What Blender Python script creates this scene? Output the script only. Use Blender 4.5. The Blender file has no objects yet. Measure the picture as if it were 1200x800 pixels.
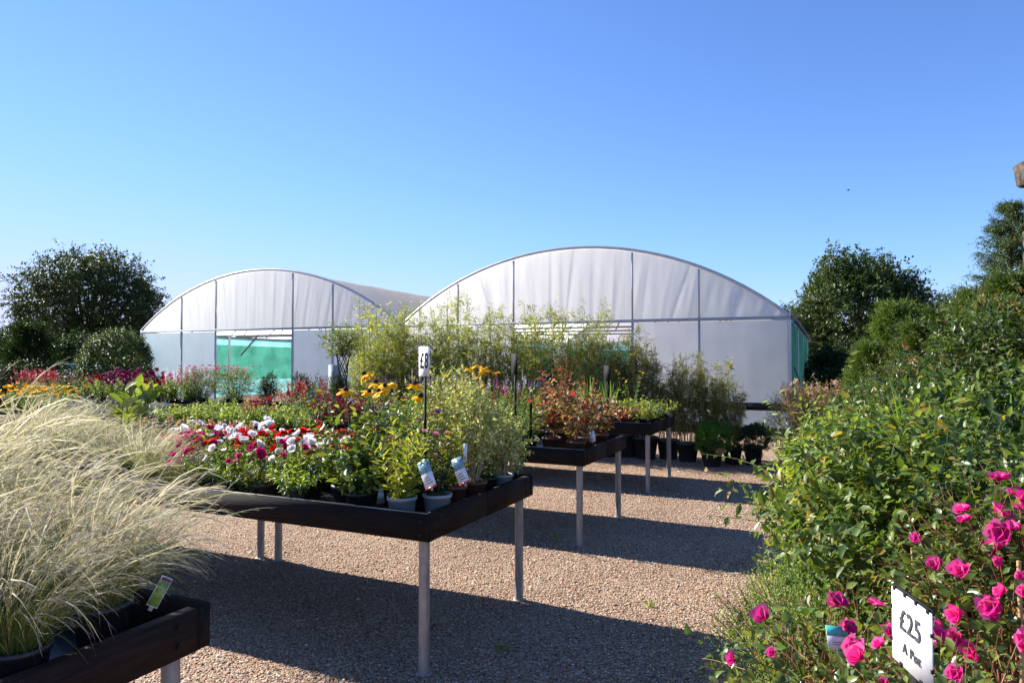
import bpy, math, random
import numpy as np
from mathutils import Vector

PI = math.pi
rad = math.radians
YAW = -math.atan(374 / 807)
U = np.array([math.sin(-YAW), math.cos(-YAW), 0.0])       # to the back
V = np.array([math.cos(-YAW), -math.sin(-YAW), 0.0])      # to the right along the fronts
CAMZ, F = 1.65, 807.0
R = np.random.default_rng(7)
random.seed(7)

scene = bpy.context.scene
COL = scene.collection


def at(px, py, d):
    return np.array([(px - 600) / F * d, d, CAMZ - (py - 418) / F * d])


def gp(px, d, z=0.0):
    return np.array([(px - 600) / F * d, d, z])


# ------------------------------------------------------------------ materials
def new_mat(name):
    m = bpy.data.materials.new(name)
    m.use_nodes = True
    nt = m.node_tree
    for n in list(nt.nodes):
        nt.nodes.remove(n)
    out = nt.nodes.new('ShaderNodeOutputMaterial')
    return m, nt, out


def ramp(nt, stops, interp='LINEAR'):
    r = nt.nodes.new('ShaderNodeValToRGB')
    cr = r.color_ramp
    cr.interpolation = interp
    while len(cr.elements) > 1:
        cr.elements.remove(cr.elements[-1])
    cr.elements[0].position = stops[0][0]
    cr.elements[0].color = (*stops[0][1], 1)
    for p, c in stops[1:]:
        e = cr.elements.new(p)
        e.color = (*c, 1)
    return r


def leaf_mat(name, cols, rough=0.48, trans=0.38, tcol=1.7, spec=0.5, yellow=(1.15, 1.1, 0.5)):
    """Colour differs leaf by leaf; part of the light comes through the leaf."""
    m, nt, out = new_mat(name)
    g = nt.nodes.new('ShaderNodeNewGeometry')
    n = len(cols)
    r = ramp(nt, [((i + 0.5) / n, c) for i, c in enumerate(cols)])
    nt.links.new(g.outputs['Random Per Island'], r.inputs[0])
    oi = nt.nodes.new('ShaderNodeObjectInfo')
    hs = nt.nodes.new('ShaderNodeHueSaturation')
    mr = nt.nodes.new('ShaderNodeMapRange')
    mr.inputs[3].default_value = 0.8
    mr.inputs[4].default_value = 1.2
    nt.links.new(oi.outputs['Random'], mr.inputs[0])
    nt.links.new(mr.outputs[0], hs.inputs['Value'])
    nt.links.new(r.outputs[0], hs.inputs['Color'])
    p = nt.nodes.new('ShaderNodeBsdfPrincipled')
    p.inputs['Roughness'].default_value = rough
    p.inputs['Specular IOR Level'].default_value = spec
    nt.links.new(hs.outputs[0], p.inputs['Base Color'])
    t = nt.nodes.new('ShaderNodeBsdfTranslucent')
    mx = nt.nodes.new('ShaderNodeMix')
    mx.data_type = 'RGBA'
    mx.blend_type = 'MULTIPLY'
    mx.inputs[0].default_value = 1
    mx.inputs[7].default_value = (tcol * yellow[0], tcol * yellow[1], tcol * yellow[2], 1)
    nt.links.new(hs.outputs[0], mx.inputs[6])
    nt.links.new(mx.outputs[2], t.inputs['Color'])
    ms = nt.nodes.new('ShaderNodeMixShader')
    ms.inputs[0].default_value = trans
    nt.links.new(p.outputs[0], ms.inputs[1])
    nt.links.new(t.outputs[0], ms.inputs[2])
    nt.links.new(ms.outputs[0], out.inputs[0])
    return m


def plain(name, col, rough=0.6, metal=0.0, noise=0.0, nscale=20.0, col2=None, bump=0.0, spec=0.5, stretch=None, bscale=None):
    m, nt, out = new_mat(name)
    p = nt.nodes.new('ShaderNodeBsdfPrincipled')
    p.inputs['Base Color'].default_value = (*col, 1)
    p.inputs['Roughness'].default_value = rough
    p.inputs['Metallic'].default_value = metal
    p.inputs['Specular IOR Level'].default_value = spec
    if col2 or bump:
        tc = nt.nodes.new('ShaderNodeTexCoord')
        mp = nt.nodes.new('ShaderNodeMapping')
        if stretch:
            mp.inputs['Scale'].default_value = stretch
        nt.links.new(tc.outputs['Object'], mp.inputs[0])
        n = nt.nodes.new('ShaderNodeTexNoise')
        n.inputs['Scale'].default_value = nscale
        n.inputs['Detail'].default_value = 6
        nt.links.new(mp.outputs[0], n.inputs[0])
        if col2:
            r = ramp(nt, [(0.3, col), (0.7, col2)])
            nt.links.new(n.outputs[0], r.inputs[0])
            nt.links.new(r.outputs[0], p.inputs['Base Color'])
        if bump:
            b = nt.nodes.new('ShaderNodeBump')
            b.inputs['Strength'].default_value = bump
            b.inputs['Distance'].default_value = 0.01
            nt.links.new(n.outputs[0], b.inputs['Height'])
            nt.links.new(b.outputs[0], p.inputs['Normal'])
    nt.links.new(p.outputs[0], out.inputs[0])
    return m


def film(name, col, trans=0.5, rough=0.5, streak=False, tcol=None):
    """Milky plastic sheet: lets light through diffusely."""
    m, nt, out = new_mat(name)
    p = nt.nodes.new('ShaderNodeBsdfPrincipled')
    p.inputs['Roughness'].default_value = rough
    p.inputs['Specular IOR Level'].default_value = 0.3
    t = nt.nodes.new('ShaderNodeBsdfTranslucent')
    tc = nt.nodes.new('ShaderNodeTexCoord')
    mp = nt.nodes.new('ShaderNodeMapping')
    mp.inputs['Scale'].default_value = (3.0, 1, 0.35) if streak else (1, 1, 1)
    nt.links.new(tc.outputs['Object'], mp.inputs[0])
    n = nt.nodes.new('ShaderNodeTexNoise')
    n.inputs['Scale'].default_value = 1.6
    n.inputs['Detail'].default_value = 5
    nt.links.new(mp.outputs[0], n.inputs[0])
    r = ramp(nt, [(0.3, tuple(c * (0.9 if col[0] > .3 else .55) for c in col)), (0.7, col)])
    nt.links.new(n.outputs[0], r.inputs[0])
    nt.links.new(r.outputs[0], p.inputs['Base Color'])
    if tcol:
        r3 = ramp(nt, [(0.3, tuple(c * .55 for c in tcol)), (0.7, tcol)])
        nt.links.new(n.outputs[0], r3.inputs[0])
        nt.links.new(r3.outputs[0], t.inputs['Color'])
    else:
        nt.links.new(r.outputs[0], t.inputs['Color'])
    ms = nt.nodes.new('ShaderNodeMixShader')
    ms.inputs[0].default_value = trans
    nt.links.new(p.outputs[0], ms.inputs[1])
    nt.links.new(t.outputs[0], ms.inputs[2])
    nt.links.new(ms.outputs[0], out.inputs[0])
    return m


def gravel_mat():
    m, nt, out = new_mat('gravel')
    tc = nt.nodes.new('ShaderNodeTexCoord')
    v = nt.nodes.new('ShaderNodeTexVoronoi')
    v.inputs['Scale'].default_value = 105
    nt.links.new(tc.outputs['Object'], v.inputs['Vector'])
    sep = nt.nodes.new('ShaderNodeSeparateColor')
    nt.links.new(v.outputs['Color'], sep.inputs[0])
    r = ramp(nt, GRAVEL_COLS)
    nt.links.new(sep.outputs[0], r.inputs[0])
    n = nt.nodes.new('ShaderNodeTexNoise')
    n.inputs['Scale'].default_value = 0.9
    n.inputs['Detail'].default_value = 4
    nt.links.new(tc.outputs['Object'], n.inputs[0])
    r2 = ramp(nt, [(0.3, (0.68, 0.65, 0.63)), (0.7, (1.12, 1.09, 1.05))])
    nt.links.new(n.outputs[0], r2.inputs[0])
    mx = nt.nodes.new('ShaderNodeMix')
    mx.data_type = 'RGBA'
    mx.blend_type = 'MULTIPLY'
    mx.inputs[0].default_value = 1
    nt.links.new(r.outputs[0], mx.inputs[6])
    nt.links.new(r2.outputs[0], mx.inputs[7])
    p = nt.nodes.new('ShaderNodeBsdfPrincipled')
    p.inputs['Roughness'].default_value = 0.8
    p.inputs['Specular IOR Level'].default_value = 0.2
    nt.links.new(mx.outputs[2], p.inputs['Base Color'])
    inv = nt.nodes.new('ShaderNodeMath')
    inv.operation = 'SUBTRACT'
    inv.inputs[0].default_value = 1
    nt.links.new(v.outputs['Distance'], inv.inputs[1])
    b = nt.nodes.new('ShaderNodeBump')
    b.inputs['Strength'].default_value = 1.0
    b.inputs['Distance'].default_value = 0.012
    nt.links.new(inv.outputs[0], b.inputs['Height'])
    nt.links.new(b.outputs[0], p.inputs['Normal'])
    nt.links.new(p.outputs[0], out.inputs[0])
    return m


GRAVEL_COLS = [(0.0, (0.13, 0.065, 0.036)), (0.15, (0.29, 0.16, 0.095)), (0.35, (0.40, 0.24, 0.15)), (0.55, (0.50, 0.35, 0.235)),
               (0.75, (0.58, 0.45, 0.325)), (0.88, (0.23, 0.175, 0.14)), (1.0, (0.76, 0.68, 0.58))]


def pebble_mat():
    m, nt, out = new_mat('pebbles')
    g = nt.nodes.new('ShaderNodeNewGeometry')
    r = ramp(nt, GRAVEL_COLS)
    nt.links.new(g.outputs['Random Per Island'], r.inputs[0])
    p = nt.nodes.new('ShaderNodeBsdfPrincipled')
    p.inputs['Roughness'].default_value = 0.7
    p.inputs['Specular IOR Level'].default_value = 0.25
    nt.links.new(r.outputs[0], p.inputs['Base Color'])
    nt.links.new(p.outputs[0], out.inputs[0])
    return m


M = {}
M['gravel'] = gravel_mat()
M['pebble'] = pebble_mat()
M['bark_chip'] = plain('bark_chip', (0.10, 0.03, 0.015), 0.85, col2=(0.33, 0.14, 0.07), nscale=90, bump=1.0)
M['soil'] = plain('soil', (0.012, 0.009, 0.007), 0.95, col2=(0.05, 0.035, 0.025), nscale=90, bump=1.0)
M['tray'] = plain('stained_wood', (0.007, 0.006, 0.006), 0.85, col2=(0.018, 0.013, 0.012), nscale=6, bump=0.2, stretch=(1, 12, 12), spec=.2)  # stained wood, with the shade on the long boards darkened into its colour
M['tray_end'] = plain('stained_wood_brown', (0.014, 0.008, 0.006), 0.85, col2=(0.035, 0.019, 0.014), nscale=6, bump=0.2, stretch=(12, 1, 12), spec=.2)
M['liner'] = plain('black_liner', (0.015, 0.016, 0.018), 0.35)
M['rim'] = plain('weathered_rim', (0.10, 0.09, 0.085), 0.6, col2=(0.42, 0.40, 0.38), nscale=5)  # pale grey imitating sunlight along the top edge of the tray
M['steel'] = plain('galvanised_steel', (0.24, 0.23, 0.22), 0.55, 0.35, col2=(0.38, 0.36, 0.34), nscale=9, bump=0.1, stretch=(4, 4, 1))
M['alu'] = plain('grey_steel_tube', (0.42, 0.44, 0.47), 0.45, 0.5, col2=(0.55, 0.57, 0.6), nscale=5)
M['rail_tube'] = plain('dull_steel_tube', (0.33, 0.35, 0.38), 0.8, 0.0, col2=(0.44, 0.46, 0.49), nscale=5, spec=.15)
M['dark_tube'] = plain('weathered_tube', (0.16, 0.17, 0.18), 0.5, 0.4)
M['fence'] = plain('black_painted_timber', (0.007, 0.007, 0.008), 0.5, col2=(0.018, 0.017, 0.018), nscale=8, bump=0.2)
M['pot_black'] = plain('black_plastic', (0.018, 0.018, 0.02), 0.4, col2=(0.03, 0.03, 0.032), nscale=10)
M['pot_grey'] = plain('grey_plastic', (0.30, 0.33, 0.36), 0.5, col2=(0.38, 0.41, 0.44), nscale=10)
M['pot_brown'] = plain('brown_plastic', (0.10, 0.045, 0.028), 0.5, col2=(0.15, 0.07, 0.045), nscale=10)
M['pot_taupe'] = plain('taupe_plastic', (0.22, 0.16, 0.13), 0.5, col2=(0.28, 0.21, 0.17), nscale=10)
M['white_card'] = plain('white_card', (0.82, 0.82, 0.84), 0.6, spec=.2)
M['ink'] = plain('dark_ink', (0.02, 0.021, 0.024), 0.9, spec=.0)
M['ink_grey'] = plain('grey_ink', (0.07, 0.073, 0.08), 0.9, spec=.0)
M['black_plastic'] = plain('stake_plastic', (0.010, 0.010, 0.011), 0.8, spec=.2)
M['tag_blue'] = plain('printed_photo_blue', (0.05, 0.16, 0.22), 0.3, col2=(0.35, 0.55, 0.62), nscale=70)
M['tag_green'] = plain('printed_photo_green', (0.05, 0.14, 0.02), 0.3, col2=(0.3, 0.42, 0.08), nscale=60)
M['tag_teal'] = plain('printed_teal', (0.05, 0.45, 0.40), 0.3)
M['tag_red'] = plain('printed_red', (0.5, 0.03, 0.04), 0.35)
M['tag_plum'] = plain('printed_plum', (0.22, 0.03, 0.07), 0.35)
M['tag_white'] = plain('glossy_label', (0.72, 0.74, 0.78), 0.3)
M['cane'] = plain('bamboo_cane', (0.34, 0.22, 0.10), 0.5, col2=(0.5, 0.36, 0.18), nscale=12)
M['twig'] = plain('twig_brown', (0.10, 0.06, 0.035), 0.7, col2=(0.17, 0.11, 0.07), nscale=30)
M['stem_green'] = plain('stem_green', (0.07, 0.13, 0.03), 0.55, col2=(0.12, 0.18, 0.05), nscale=20)
M['stem_red'] = plain('stem_red', (0.22, 0.06, 0.035), 0.55, col2=(0.34, 0.14, 0.07), nscale=20)
M['stem_pale'] = plain('stem_pale', (0.30, 0.24, 0.15), 0.6, col2=(0.42, 0.36, 0.25), nscale=20)
M['bark'] = plain('bark', (0.045, 0.036, 0.028), 0.9, col2=(0.11, 0.09, 0.07), nscale=14, bump=1.0, stretch=(4, 4, 1))
M['stone'] = plain('rough_stone', (0.03, 0.025, 0.022), 0.95, spec=.1, col2=(0.13, 0.105, 0.088), nscale=22, bump=1.0)
M['mortar'] = plain('mortar', (0.2, 0.18, 0.16), 0.95, bump=0.6, nscale=30)
M['roof'] = plain('dark_roofing', (0.006, 0.006, 0.008), 0.9, col2=(0.012, 0.012, 0.014), nscale=4, spec=.0)
M['cladding'] = plain('dark_cladding', (0.02, 0.02, 0.025), 0.8, col2=(0.035, 0.03, 0.03), nscale=4)
M['car'] = plain('pale_blue_paint', (0.10, 0.33, 0.48), 0.25)
M['glass_dark'] = plain('car_glass', (0.03, 0.05, 0.06), 0.08)
M['tyre'] = plain('tyre_rubber', (0.015, 0.015, 0.015), 0.8)
M['poly'] = film('milky_polythene', (0.965, 0.965, 0.95), 0.8, 0.45, streak=True)
M['poly_wall'] = film('milky_wall_sheet', (0.94, 0.945, 0.96), 0.78, 0.4)
M['poly_wall_cool'] = film('cool_wall_sheet', (0.66, 0.76, 0.84), 0.70, 0.4)  # left tunnel: bluish tint of the light coming through is in the colour
M['net'] = film('green_shade_netting', (0.02, 0.19, 0.13), 0.55, 0.8, tcol=(0.07, 0.30, 0.23))
M['net_blue'] = film('turquoise_sheet', (0.25, 0.62, 0.66), 0.5, 0.6)

G1 = (0.06, 0.105, 0.018)
G2 = (0.12, 0.185, 0.032)
G3 = (0.19, 0.25, 0.055)
M['leaf'] = leaf_mat('leaf_mid_green', [G1, G2, G3, G1, G2, (0.10, 0.13, 0.02), G2, G1, (0.30, 0.22, 0.05)])
M['leaf_lt'] = leaf_mat('leaf_light_green', [(0.10, 0.17, 0.025), (0.17, 0.26, 0.035), (0.26, 0.33, 0.06)])
M['leaf_gloss'] = leaf_mat('leaf_glossy', [(0.045, 0.09, 0.018), (0.085, 0.145, 0.026), (0.17, 0.22, 0.05)], rough=0.33, spec=0.5, trans=0.3)
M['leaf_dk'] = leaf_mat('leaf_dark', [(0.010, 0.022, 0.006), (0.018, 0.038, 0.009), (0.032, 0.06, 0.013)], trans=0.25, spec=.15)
M['leaf_hedge'] = leaf_mat('leaf_hedge', [(0.025, 0.055, 0.012), (0.05, 0.09, 0.018), (0.10, 0.14, 0.03)], trans=0.3, spec=.4, rough=.35)
M['leaf_tree'] = leaf_mat('leaf_tree', [(0.02, 0.036, 0.009), (0.033, 0.055, 0.013), (0.055, 0.08, 0.024)], trans=0.25, spec=.25)
M['leaf_tree_r'] = leaf_mat('leaf_tree_dense', [(0.022, 0.046, 0.008), (0.042, 0.075, 0.012), (0.08, 0.12, 0.02)], trans=0.25)
M['needle'] = leaf_mat('needles', [(0.03, 0.06, 0.014), (0.055, 0.09, 0.018), (0.09, 0.13, 0.025)], trans=0.2)
M['ley'] = leaf_mat('conifer_spray', [(0.04, 0.075, 0.012), (0.07, 0.12, 0.018), (0.12, 0.165, 0.033)], trans=0.3)
M['bright_needle'] = leaf_mat('bright_needles', [(0.06, 0.15, 0.02), (0.10, 0.22, 0.03), (0.14, 0.28, 0.04)], trans=0.3)
M['blue_needle'] = leaf_mat('bluish_needles', [(0.03, 0.07, 0.035), (0.06, 0.11, 0.05)], trans=0.2)
M['bamboo'] = leaf_mat('bamboo_leaf', [(0.09, 0.13, 0.018), (0.16, 0.205, 0.03), (0.26, 0.30, 0.055), (0.38, 0.36, 0.14)], trans=0.48)
M['bamboo_dk'] = leaf_mat('bamboo_leaf_olive', [(0.07, 0.10, 0.015), (0.14, 0.16, 0.028), (0.24, 0.235, 0.06), (0.38, 0.33, 0.15)], trans=0.4)
M['gold'] = leaf_mat('leaf_golden', [(0.20, 0.26, 0.03), (0.34, 0.36, 0.05), (0.45, 0.42, 0.07)], trans=0.4, tcol=1.3)
M['chart'] = leaf_mat('leaf_chartreuse', [(0.12, 0.20, 0.03), (0.22, 0.30, 0.05), (0.33, 0.36, 0.09)], trans=0.4, tcol=1.3)
M['variegated'] = leaf_mat('leaf_variegated', [(0.14, 0.20, 0.03), (0.45, 0.46, 0.14), (0.68, 0.65, 0.32), (0.22, 0.30, 0.06), (0.56, 0.56, 0.2)], trans=0.35, tcol=1.2)
M['autumn'] = leaf_mat('leaf_autumn', [(0.32, 0.02, 0.018), (0.08, 0.13, 0.025), (0.26, 0.06, 0.03), (0.09, 0.12, 0.03), (0.08, 0.03, 0.02), (0.40, 0.25, 0.13), (0.14, 0.18, 0.04), (0.40, 0.03, 0.025)], trans=0.4, yellow=(1.1, .9, .7))
M['autumn2'] = leaf_mat('leaf_bronze', [(0.20, 0.06, 0.03), (0.11, 0.15, 0.03), (0.34, 0.20, 0.07), (0.10, 0.13, 0.03), (0.42, 0.30, 0.10), (0.10, 0.05, 0.03)], trans=0.4, yellow=(1.1, .9, .7))
M['wine'] = leaf_mat('leaf_wine', [(0.05, 0.008, 0.012), (0.10, 0.012, 0.018), (0.17, 0.02, 0.02)], trans=0.35, yellow=(1.2, .8, .8))
M['silver'] = leaf_mat('leaf_silver', [(0.28, 0.33, 0.28), (0.42, 0.46, 0.40)], trans=0.2)
M['blade'] = leaf_mat('grass_blade', [(0.07, 0.13, 0.025), (0.12, 0.18, 0.035), (0.20, 0.24, 0.06), (0.30, 0.27, 0.11)], trans=0.4, tcol=1.2)
M['plume'] = leaf_mat('feather_plume', [(0.48, 0.42, 0.28), (0.60, 0.55, 0.41), (0.74, 0.71, 0.60), (0.30, 0.31, 0.14), (0.66, 0.61, 0.49)], rough=0.6, trans=0.45, tcol=1.0, yellow=(1.1, 1.05, .85))
M['iris'] = leaf_mat('strap_leaf', [(0.07, 0.16, 0.03), (0.12, 0.22, 0.04), (0.18, 0.27, 0.06)], trans=0.4)
M['heath'] = leaf_mat('heath_sprig', [(0.16, 0.24, 0.03), (0.24, 0.32, 0.05), (0.30, 0.36, 0.08)], trans=0.4)
M['heath_pink'] = leaf_mat('sedum_buds', [(0.30, 0.20, 0.15), (0.42, 0.26, 0.20), (0.22, 0.20, 0.10), (0.36, 0.16, 0.18)], trans=0.3)
M['dry'] = leaf_mat('dried_flower', [(0.30, 0.17, 0.11), (0.46, 0.33, 0.24), (0.55, 0.43, 0.34), (0.20, 0.10, 0.05)], trans=0.35, yellow=(1.1, 1, .8))


def petal(name, cols, trans=0.35):
    return leaf_mat(name, cols, rough=0.5, trans=trans, tcol=1.05, yellow=(1.05, 1, 1), spec=0.2)


M['p_white'] = petal('petal_white', [(0.80, 0.79, 0.80), (0.86, 0.85, 0.84)])
M['p_red'] = petal('petal_red', [(0.62, 0.015, 0.012), (0.78, 0.03, 0.015), (0.5, 0.01, 0.02)])
M['p_magenta'] = petal('petal_magenta', [(0.60, 0.03, 0.17), (0.72, 0.06, 0.26), (0.48, 0.02, 0.12)])
M['p_rose'] = petal('petal_rose', [(0.72, 0.015, 0.26), (0.80, 0.06, 0.36), (0.58, 0.01, 0.18), (0.82, 0.16, 0.42)])
M['p_pink'] = petal('petal_pink', [(0.78, 0.25, 0.35), (0.8, 0.4, 0.45), (0.7, 0.12, 0.22)])
M['p_coral'] = petal('petal_coral', [(0.75, 0.08, 0.07), (0.8, 0.15, 0.12), (0.65, 0.05, 0.08)])
M['p_yellow'] = petal('petal_golden', [(0.93, 0.58, 0.012), (0.95, 0.66, 0.015), (0.92, 0.50, 0.01)])
M['p_lemon'] = petal('petal_yellow', [(0.85, 0.62, 0.03), (0.8, 0.5, 0.03)])
M['p_purple'] = petal('petal_wine', [(0.25, 0.02, 0.10), (0.42, 0.06, 0.20), (0.55, 0.2, 0.34), (0.12, 0.01, 0.05)])
M['p_violet'] = petal('petal_violet', [(0.22, 0.07, 0.32), (0.34, 0.14, 0.42)])
M['p_crimson'] = petal('petal_crimson', [(0.34, 0.015, 0.035), (0.45, 0.035, 0.06), (0.22, 0.01, 0.02)])
M['eye'] = plain('flower_eye', (0.02, 0.009, 0.006), 0.9)


# ------------------------------------------------------------------ geometry
class Geo:
    def __init__(s):
        s.v, s.t, s.q, s.n = [], [], [], 0

    def add(s, v, f, mi=0):
        v = np.asarray(v, float).reshape(-1, 3)
        f = np.asarray(f, np.int64)
        if len(f):
            (s.t if f.shape[1] == 3 else s.q).append((f + s.n, mi))
            s.v.append(v)
            s.n += len(v)
        return s

    def add2(s, v, tris, quads, mi=0):
        v = np.asarray(v, float).reshape(-1, 3)
        if len(tris):
            s.t.append((np.asarray(tris, np.int64) + s.n, mi))
        if len(quads):
            s.q.append((np.asarray(quads, np.int64) + s.n, mi))
        s.v.append(v)
        s.n += len(v)
        return s

    def mesh(s, name, mats, smooth=False):
        me = bpy.data.meshes.new(name)
        v = np.concatenate(s.v) if s.v else np.zeros((0, 3))
        idx, start, mi, pos = [], [], [], 0
        for lst, k in ((s.t, 3), (s.q, 4)):
            for f, m in lst:
                idx.append(f.ravel())
                start.append(pos + np.arange(len(f)) * k)
                mi.append(np.full(len(f), m))
                pos += len(f) * k
        idx = np.concatenate(idx).astype(np.int32)
        start = np.concatenate(start).astype(np.int32)
        mi = np.concatenate(mi).astype(np.int32)
        me.vertices.add(len(v))
        me.vertices.foreach_set('co', v.astype(np.float32).ravel())
        me.loops.add(len(idx))
        me.loops.foreach_set('vertex_index', idx)
        me.polygons.add(len(start))
        me.polygons.foreach_set('loop_start', start)
        me.polygons.foreach_set('material_index', mi)
        if smooth:
            me.polygons.foreach_set('use_smooth', np.ones(len(start), bool))
        for m in (mats if isinstance(mats, (list, tuple)) else [mats]):
            me.materials.append(M[m] if isinstance(m, str) else m)
        me.update(calc_edges=True)
        me.validate()
        return me


def nrm(a):
    return a / np.maximum(np.linalg.norm(a, axis=-1, keepdims=True), 1e-9)


LEAF = (np.array([(0, 0, 0), (.3, 0, -.02), (.68, 0, .0), (1, 0, -.12), (.28, .5, .08), (.66, .38, .07), (.28, -.5, .08), (.66, -.38, .07)]),
        [(0, 1, 4), (2, 3, 5), (1, 0, 6), (3, 2, 7)], [(1, 2, 5, 4), (2, 1, 6, 7)])
DIAM = (np.array([(0, 0, 0), (.45, .5, .06), (1, 0, -.04), (.45, -.5, .06)]), [(0, 2, 1), (0, 3, 2)], [])
LONG = (np.array([(0, .12, 0), (0, -.12, 0), (.35, .5, .05), (.35, -.5, .05), (.7, .34, -.02), (.7, -.34, -.02), (1, 0, -.14), (.35, 0, .0), (.7, 0, -.06)]),
        [(8, 6, 4), (6, 8, 5)], [(0, 1, 7, 2), (1, 3, 7, 0), (7, 8, 4, 2), (7, 3, 5, 8)])
LONG = (LONG[0], [(8, 6, 4), (6, 8, 5), (0, 7, 2), (0, 1, 7), (1, 3, 7)], [(7, 8, 4, 2), (7, 3, 5, 8)])
PETAL = (np.array([(0, .1, 0), (0, -.1, 0), (.5, .45, .06), (.5, 0, 0), (.5, -.45, .06), (.92, .42, .16), (1.0, 0, .05), (.9, -.4, .16)]),
         [(0, 3, 2), (0, 1, 3), (1, 4, 3)], [(2, 3, 6, 5), (3, 4, 7, 6)])
RAY = (np.array([(0, .25, 0), (0, -.25, 0), (.5, .5, .0), (.5, -.5, .0), (1, .2, -.12), (1, -.2, -.12)]), [], [(0, 1, 3, 2), (2, 3, 5, 4)])


def inst(tpl, P, D, N, L, W):
    """Copies of a leaf at the points P, pointing along D, faces up along N."""
    tv, tt, tq = tpl
    m, k = len(P), len(tv)
    D = nrm(D)
    Y = nrm(np.cross(N, D))
    Z = np.cross(D, Y)
    L = np.broadcast_to(np.asarray(L, float), (m,))[:, None, None]
    W = np.broadcast_to(np.asarray(W, float), (m,))[:, None, None]
    v = P[:, None, :] + tv[None, :, 0:1] * L * D[:, None, :] + tv[None, :, 1:2] * W * Y[:, None, :] + tv[None, :, 2:3] * L * Z[:, None, :]
    off = (np.arange(m) * k)[:, None, None]
    t = (np.array(tt)[None] + off).reshape(-1, 3) if len(tt) else []
    q = (np.array(tq)[None] + off).reshape(-1, 4) if len(tq) else []
    return v.reshape(-1, 3), t, q


def rdir(n, rng, up=0.0):
    d = rng.normal(size=(n, 3))
    d = nrm(d)
    d[:, 2] += up
    return nrm(d)


def curves(base, d0, L, k=6, grav=0.6, wind=None, wob=0.0, rng=R, p=1.5):
    m = len(base)
    s = np.linspace(0, 1, k)[None, :, None]
    g = np.broadcast_to(np.asarray(grav, float), (m,))[:, None, None]
    d = d0[:, None, :] + np.array([0, 0, -1.0]) * g * s ** p
    if wind is not None:
        d = d + np.asarray(wind)[..., None, :] * s if np.ndim(wind) > 1 else d + np.asarray(wind) * s
    if wob:
        ph = rng.uniform(0, 6.28, (m, 1, 3))
        fr = rng.uniform(2, 5, (m, 1, 3))
        d = d + wob * np.sin(s * fr + ph) * s
    d = nrm(d)
    L = np.broadcast_to(np.asarray(L, float), (m,))[:, None, None]
    st = d[:, :-1] * L / (k - 1)
    pts = np.concatenate([np.zeros((m, 1, 3)), np.cumsum(st, axis=1)], axis=1) + base[:, None, :]
    return pts, d


def tubes(pts, r0, r1, n=3):
    m, k, _ = pts.shape
    d = nrm(np.gradient(pts, axis=1))
    ref = np.where(np.abs(d[..., 2:3]) > 0.9, np.array([1.0, 0, 0]), np.array([0, 0, 1.0]))
    a = nrm(np.cross(d, ref))
    b = np.cross(d, a)
    s = np.linspace(0, 1, k)[None, :, None, None]
    r0 = np.broadcast_to(np.asarray(r0, float), (m,))[:, None, None, None]
    r1 = np.broadcast_to(np.asarray(r1, float), (m,))[:, None, None, None]
    rr = r0 + (r1 - r0) * s
    th = np.linspace(0, 2 * PI, n, endpoint=False)[None, None, :, None]
    v = pts[:, :, None, :] + rr * (np.cos(th) * a[:, :, None, :] + np.sin(th) * b[:, :, None, :])
    i = np.arange(n)
    j = (i + 1) % n
    row = np.stack([i, j, j + n, i + n], 1)
    f = row[None, None] + (np.arange(k - 1) * n)[None, :, None, None] + (np.arange(m) * k * n)[:, None, None, None]
    return v.reshape(-1, 3), f.reshape(-1, 4)


def ribbons(pts, w, side=None, rng=R):
    """w: (k,) or (m,k) half widths."""
    m, k, _ = pts.shape
    d = nrm(np.gradient(pts, axis=1))
    if side is None:
        side = nrm(rng.normal(size=(m, 1, 3)))
    a = nrm(np.cross(d, side))
    w = np.broadcast_to(np.asarray(w, float), (m, k))[..., None]
    v = np.stack([pts + a * w, pts - a * w], axis=2)
    row = np.array([0, 1, 3, 2])
    f = row[None, None] + (np.arange(k - 1) * 2)[None, :, None] + (np.arange(m) * k * 2)[:, None, None]
    return v.reshape(-1, 3), f.reshape(-1, 4)


def box(g, a, b, mi=0):
    x0, y0, z0 = a
    x1, y1, z1 = b
    v = [(x0, y0, z0), (x1, y0, z0), (x1, y1, z0), (x0, y1, z0), (x0, y0, z1), (x1, y0, z1), (x1, y1, z1), (x0, y1, z1)]
    g.add(v, [(0, 3, 2, 1), (4, 5, 6, 7), (0, 1, 5, 4), (1, 2, 6, 5), (2, 3, 7, 6), (3, 0, 4, 7)], mi)


def cyl(g, p, q, r, r2=None, n=10, mi=0, caps=True):
    p, q = np.array(p, float), np.array(q, float)
    v, f = tubes(np.array([[p, q]]), r, r if r2 is None else r2, n)
    g.add(v, f, mi)
    if caps:
        b = g.n - 2 * n
        for o, c in ((0, p), (n, q)):
            ring = v[o:o + n]
            vv = np.vstack([ring, c])
            g.add(vv, [((i + 1) % n, i, n) if o == 0 else (i, (i + 1) % n, n) for i in range(n)], mi)


def lathe(g, prof, n=20, mi=0, c=(0, 0)):
    th = np.linspace(0, 2 * PI, n, endpoint=False)
    v = np.array([[(c[0] + r * math.cos(t), c[1] + r * math.sin(t), z) for t in th] for r, z in prof]).reshape(-1, 3)
    f = [(k * n + i, k * n + (i + 1) % n, (k + 1) * n + (i + 1) % n, (k + 1) * n + i) for k in range(len(prof) - 1) for i in range(n)]
    g.add(v, f, mi)


def mobj(name, me, parent=None, loc=None):
    o = bpy.data.objects.new(name, me)
    COL.objects.link(o)
    if parent is not None:
        o.parent = parent
    if loc is not None:
        o.location = tuple(loc)
    return o


LABELS = set()


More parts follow.
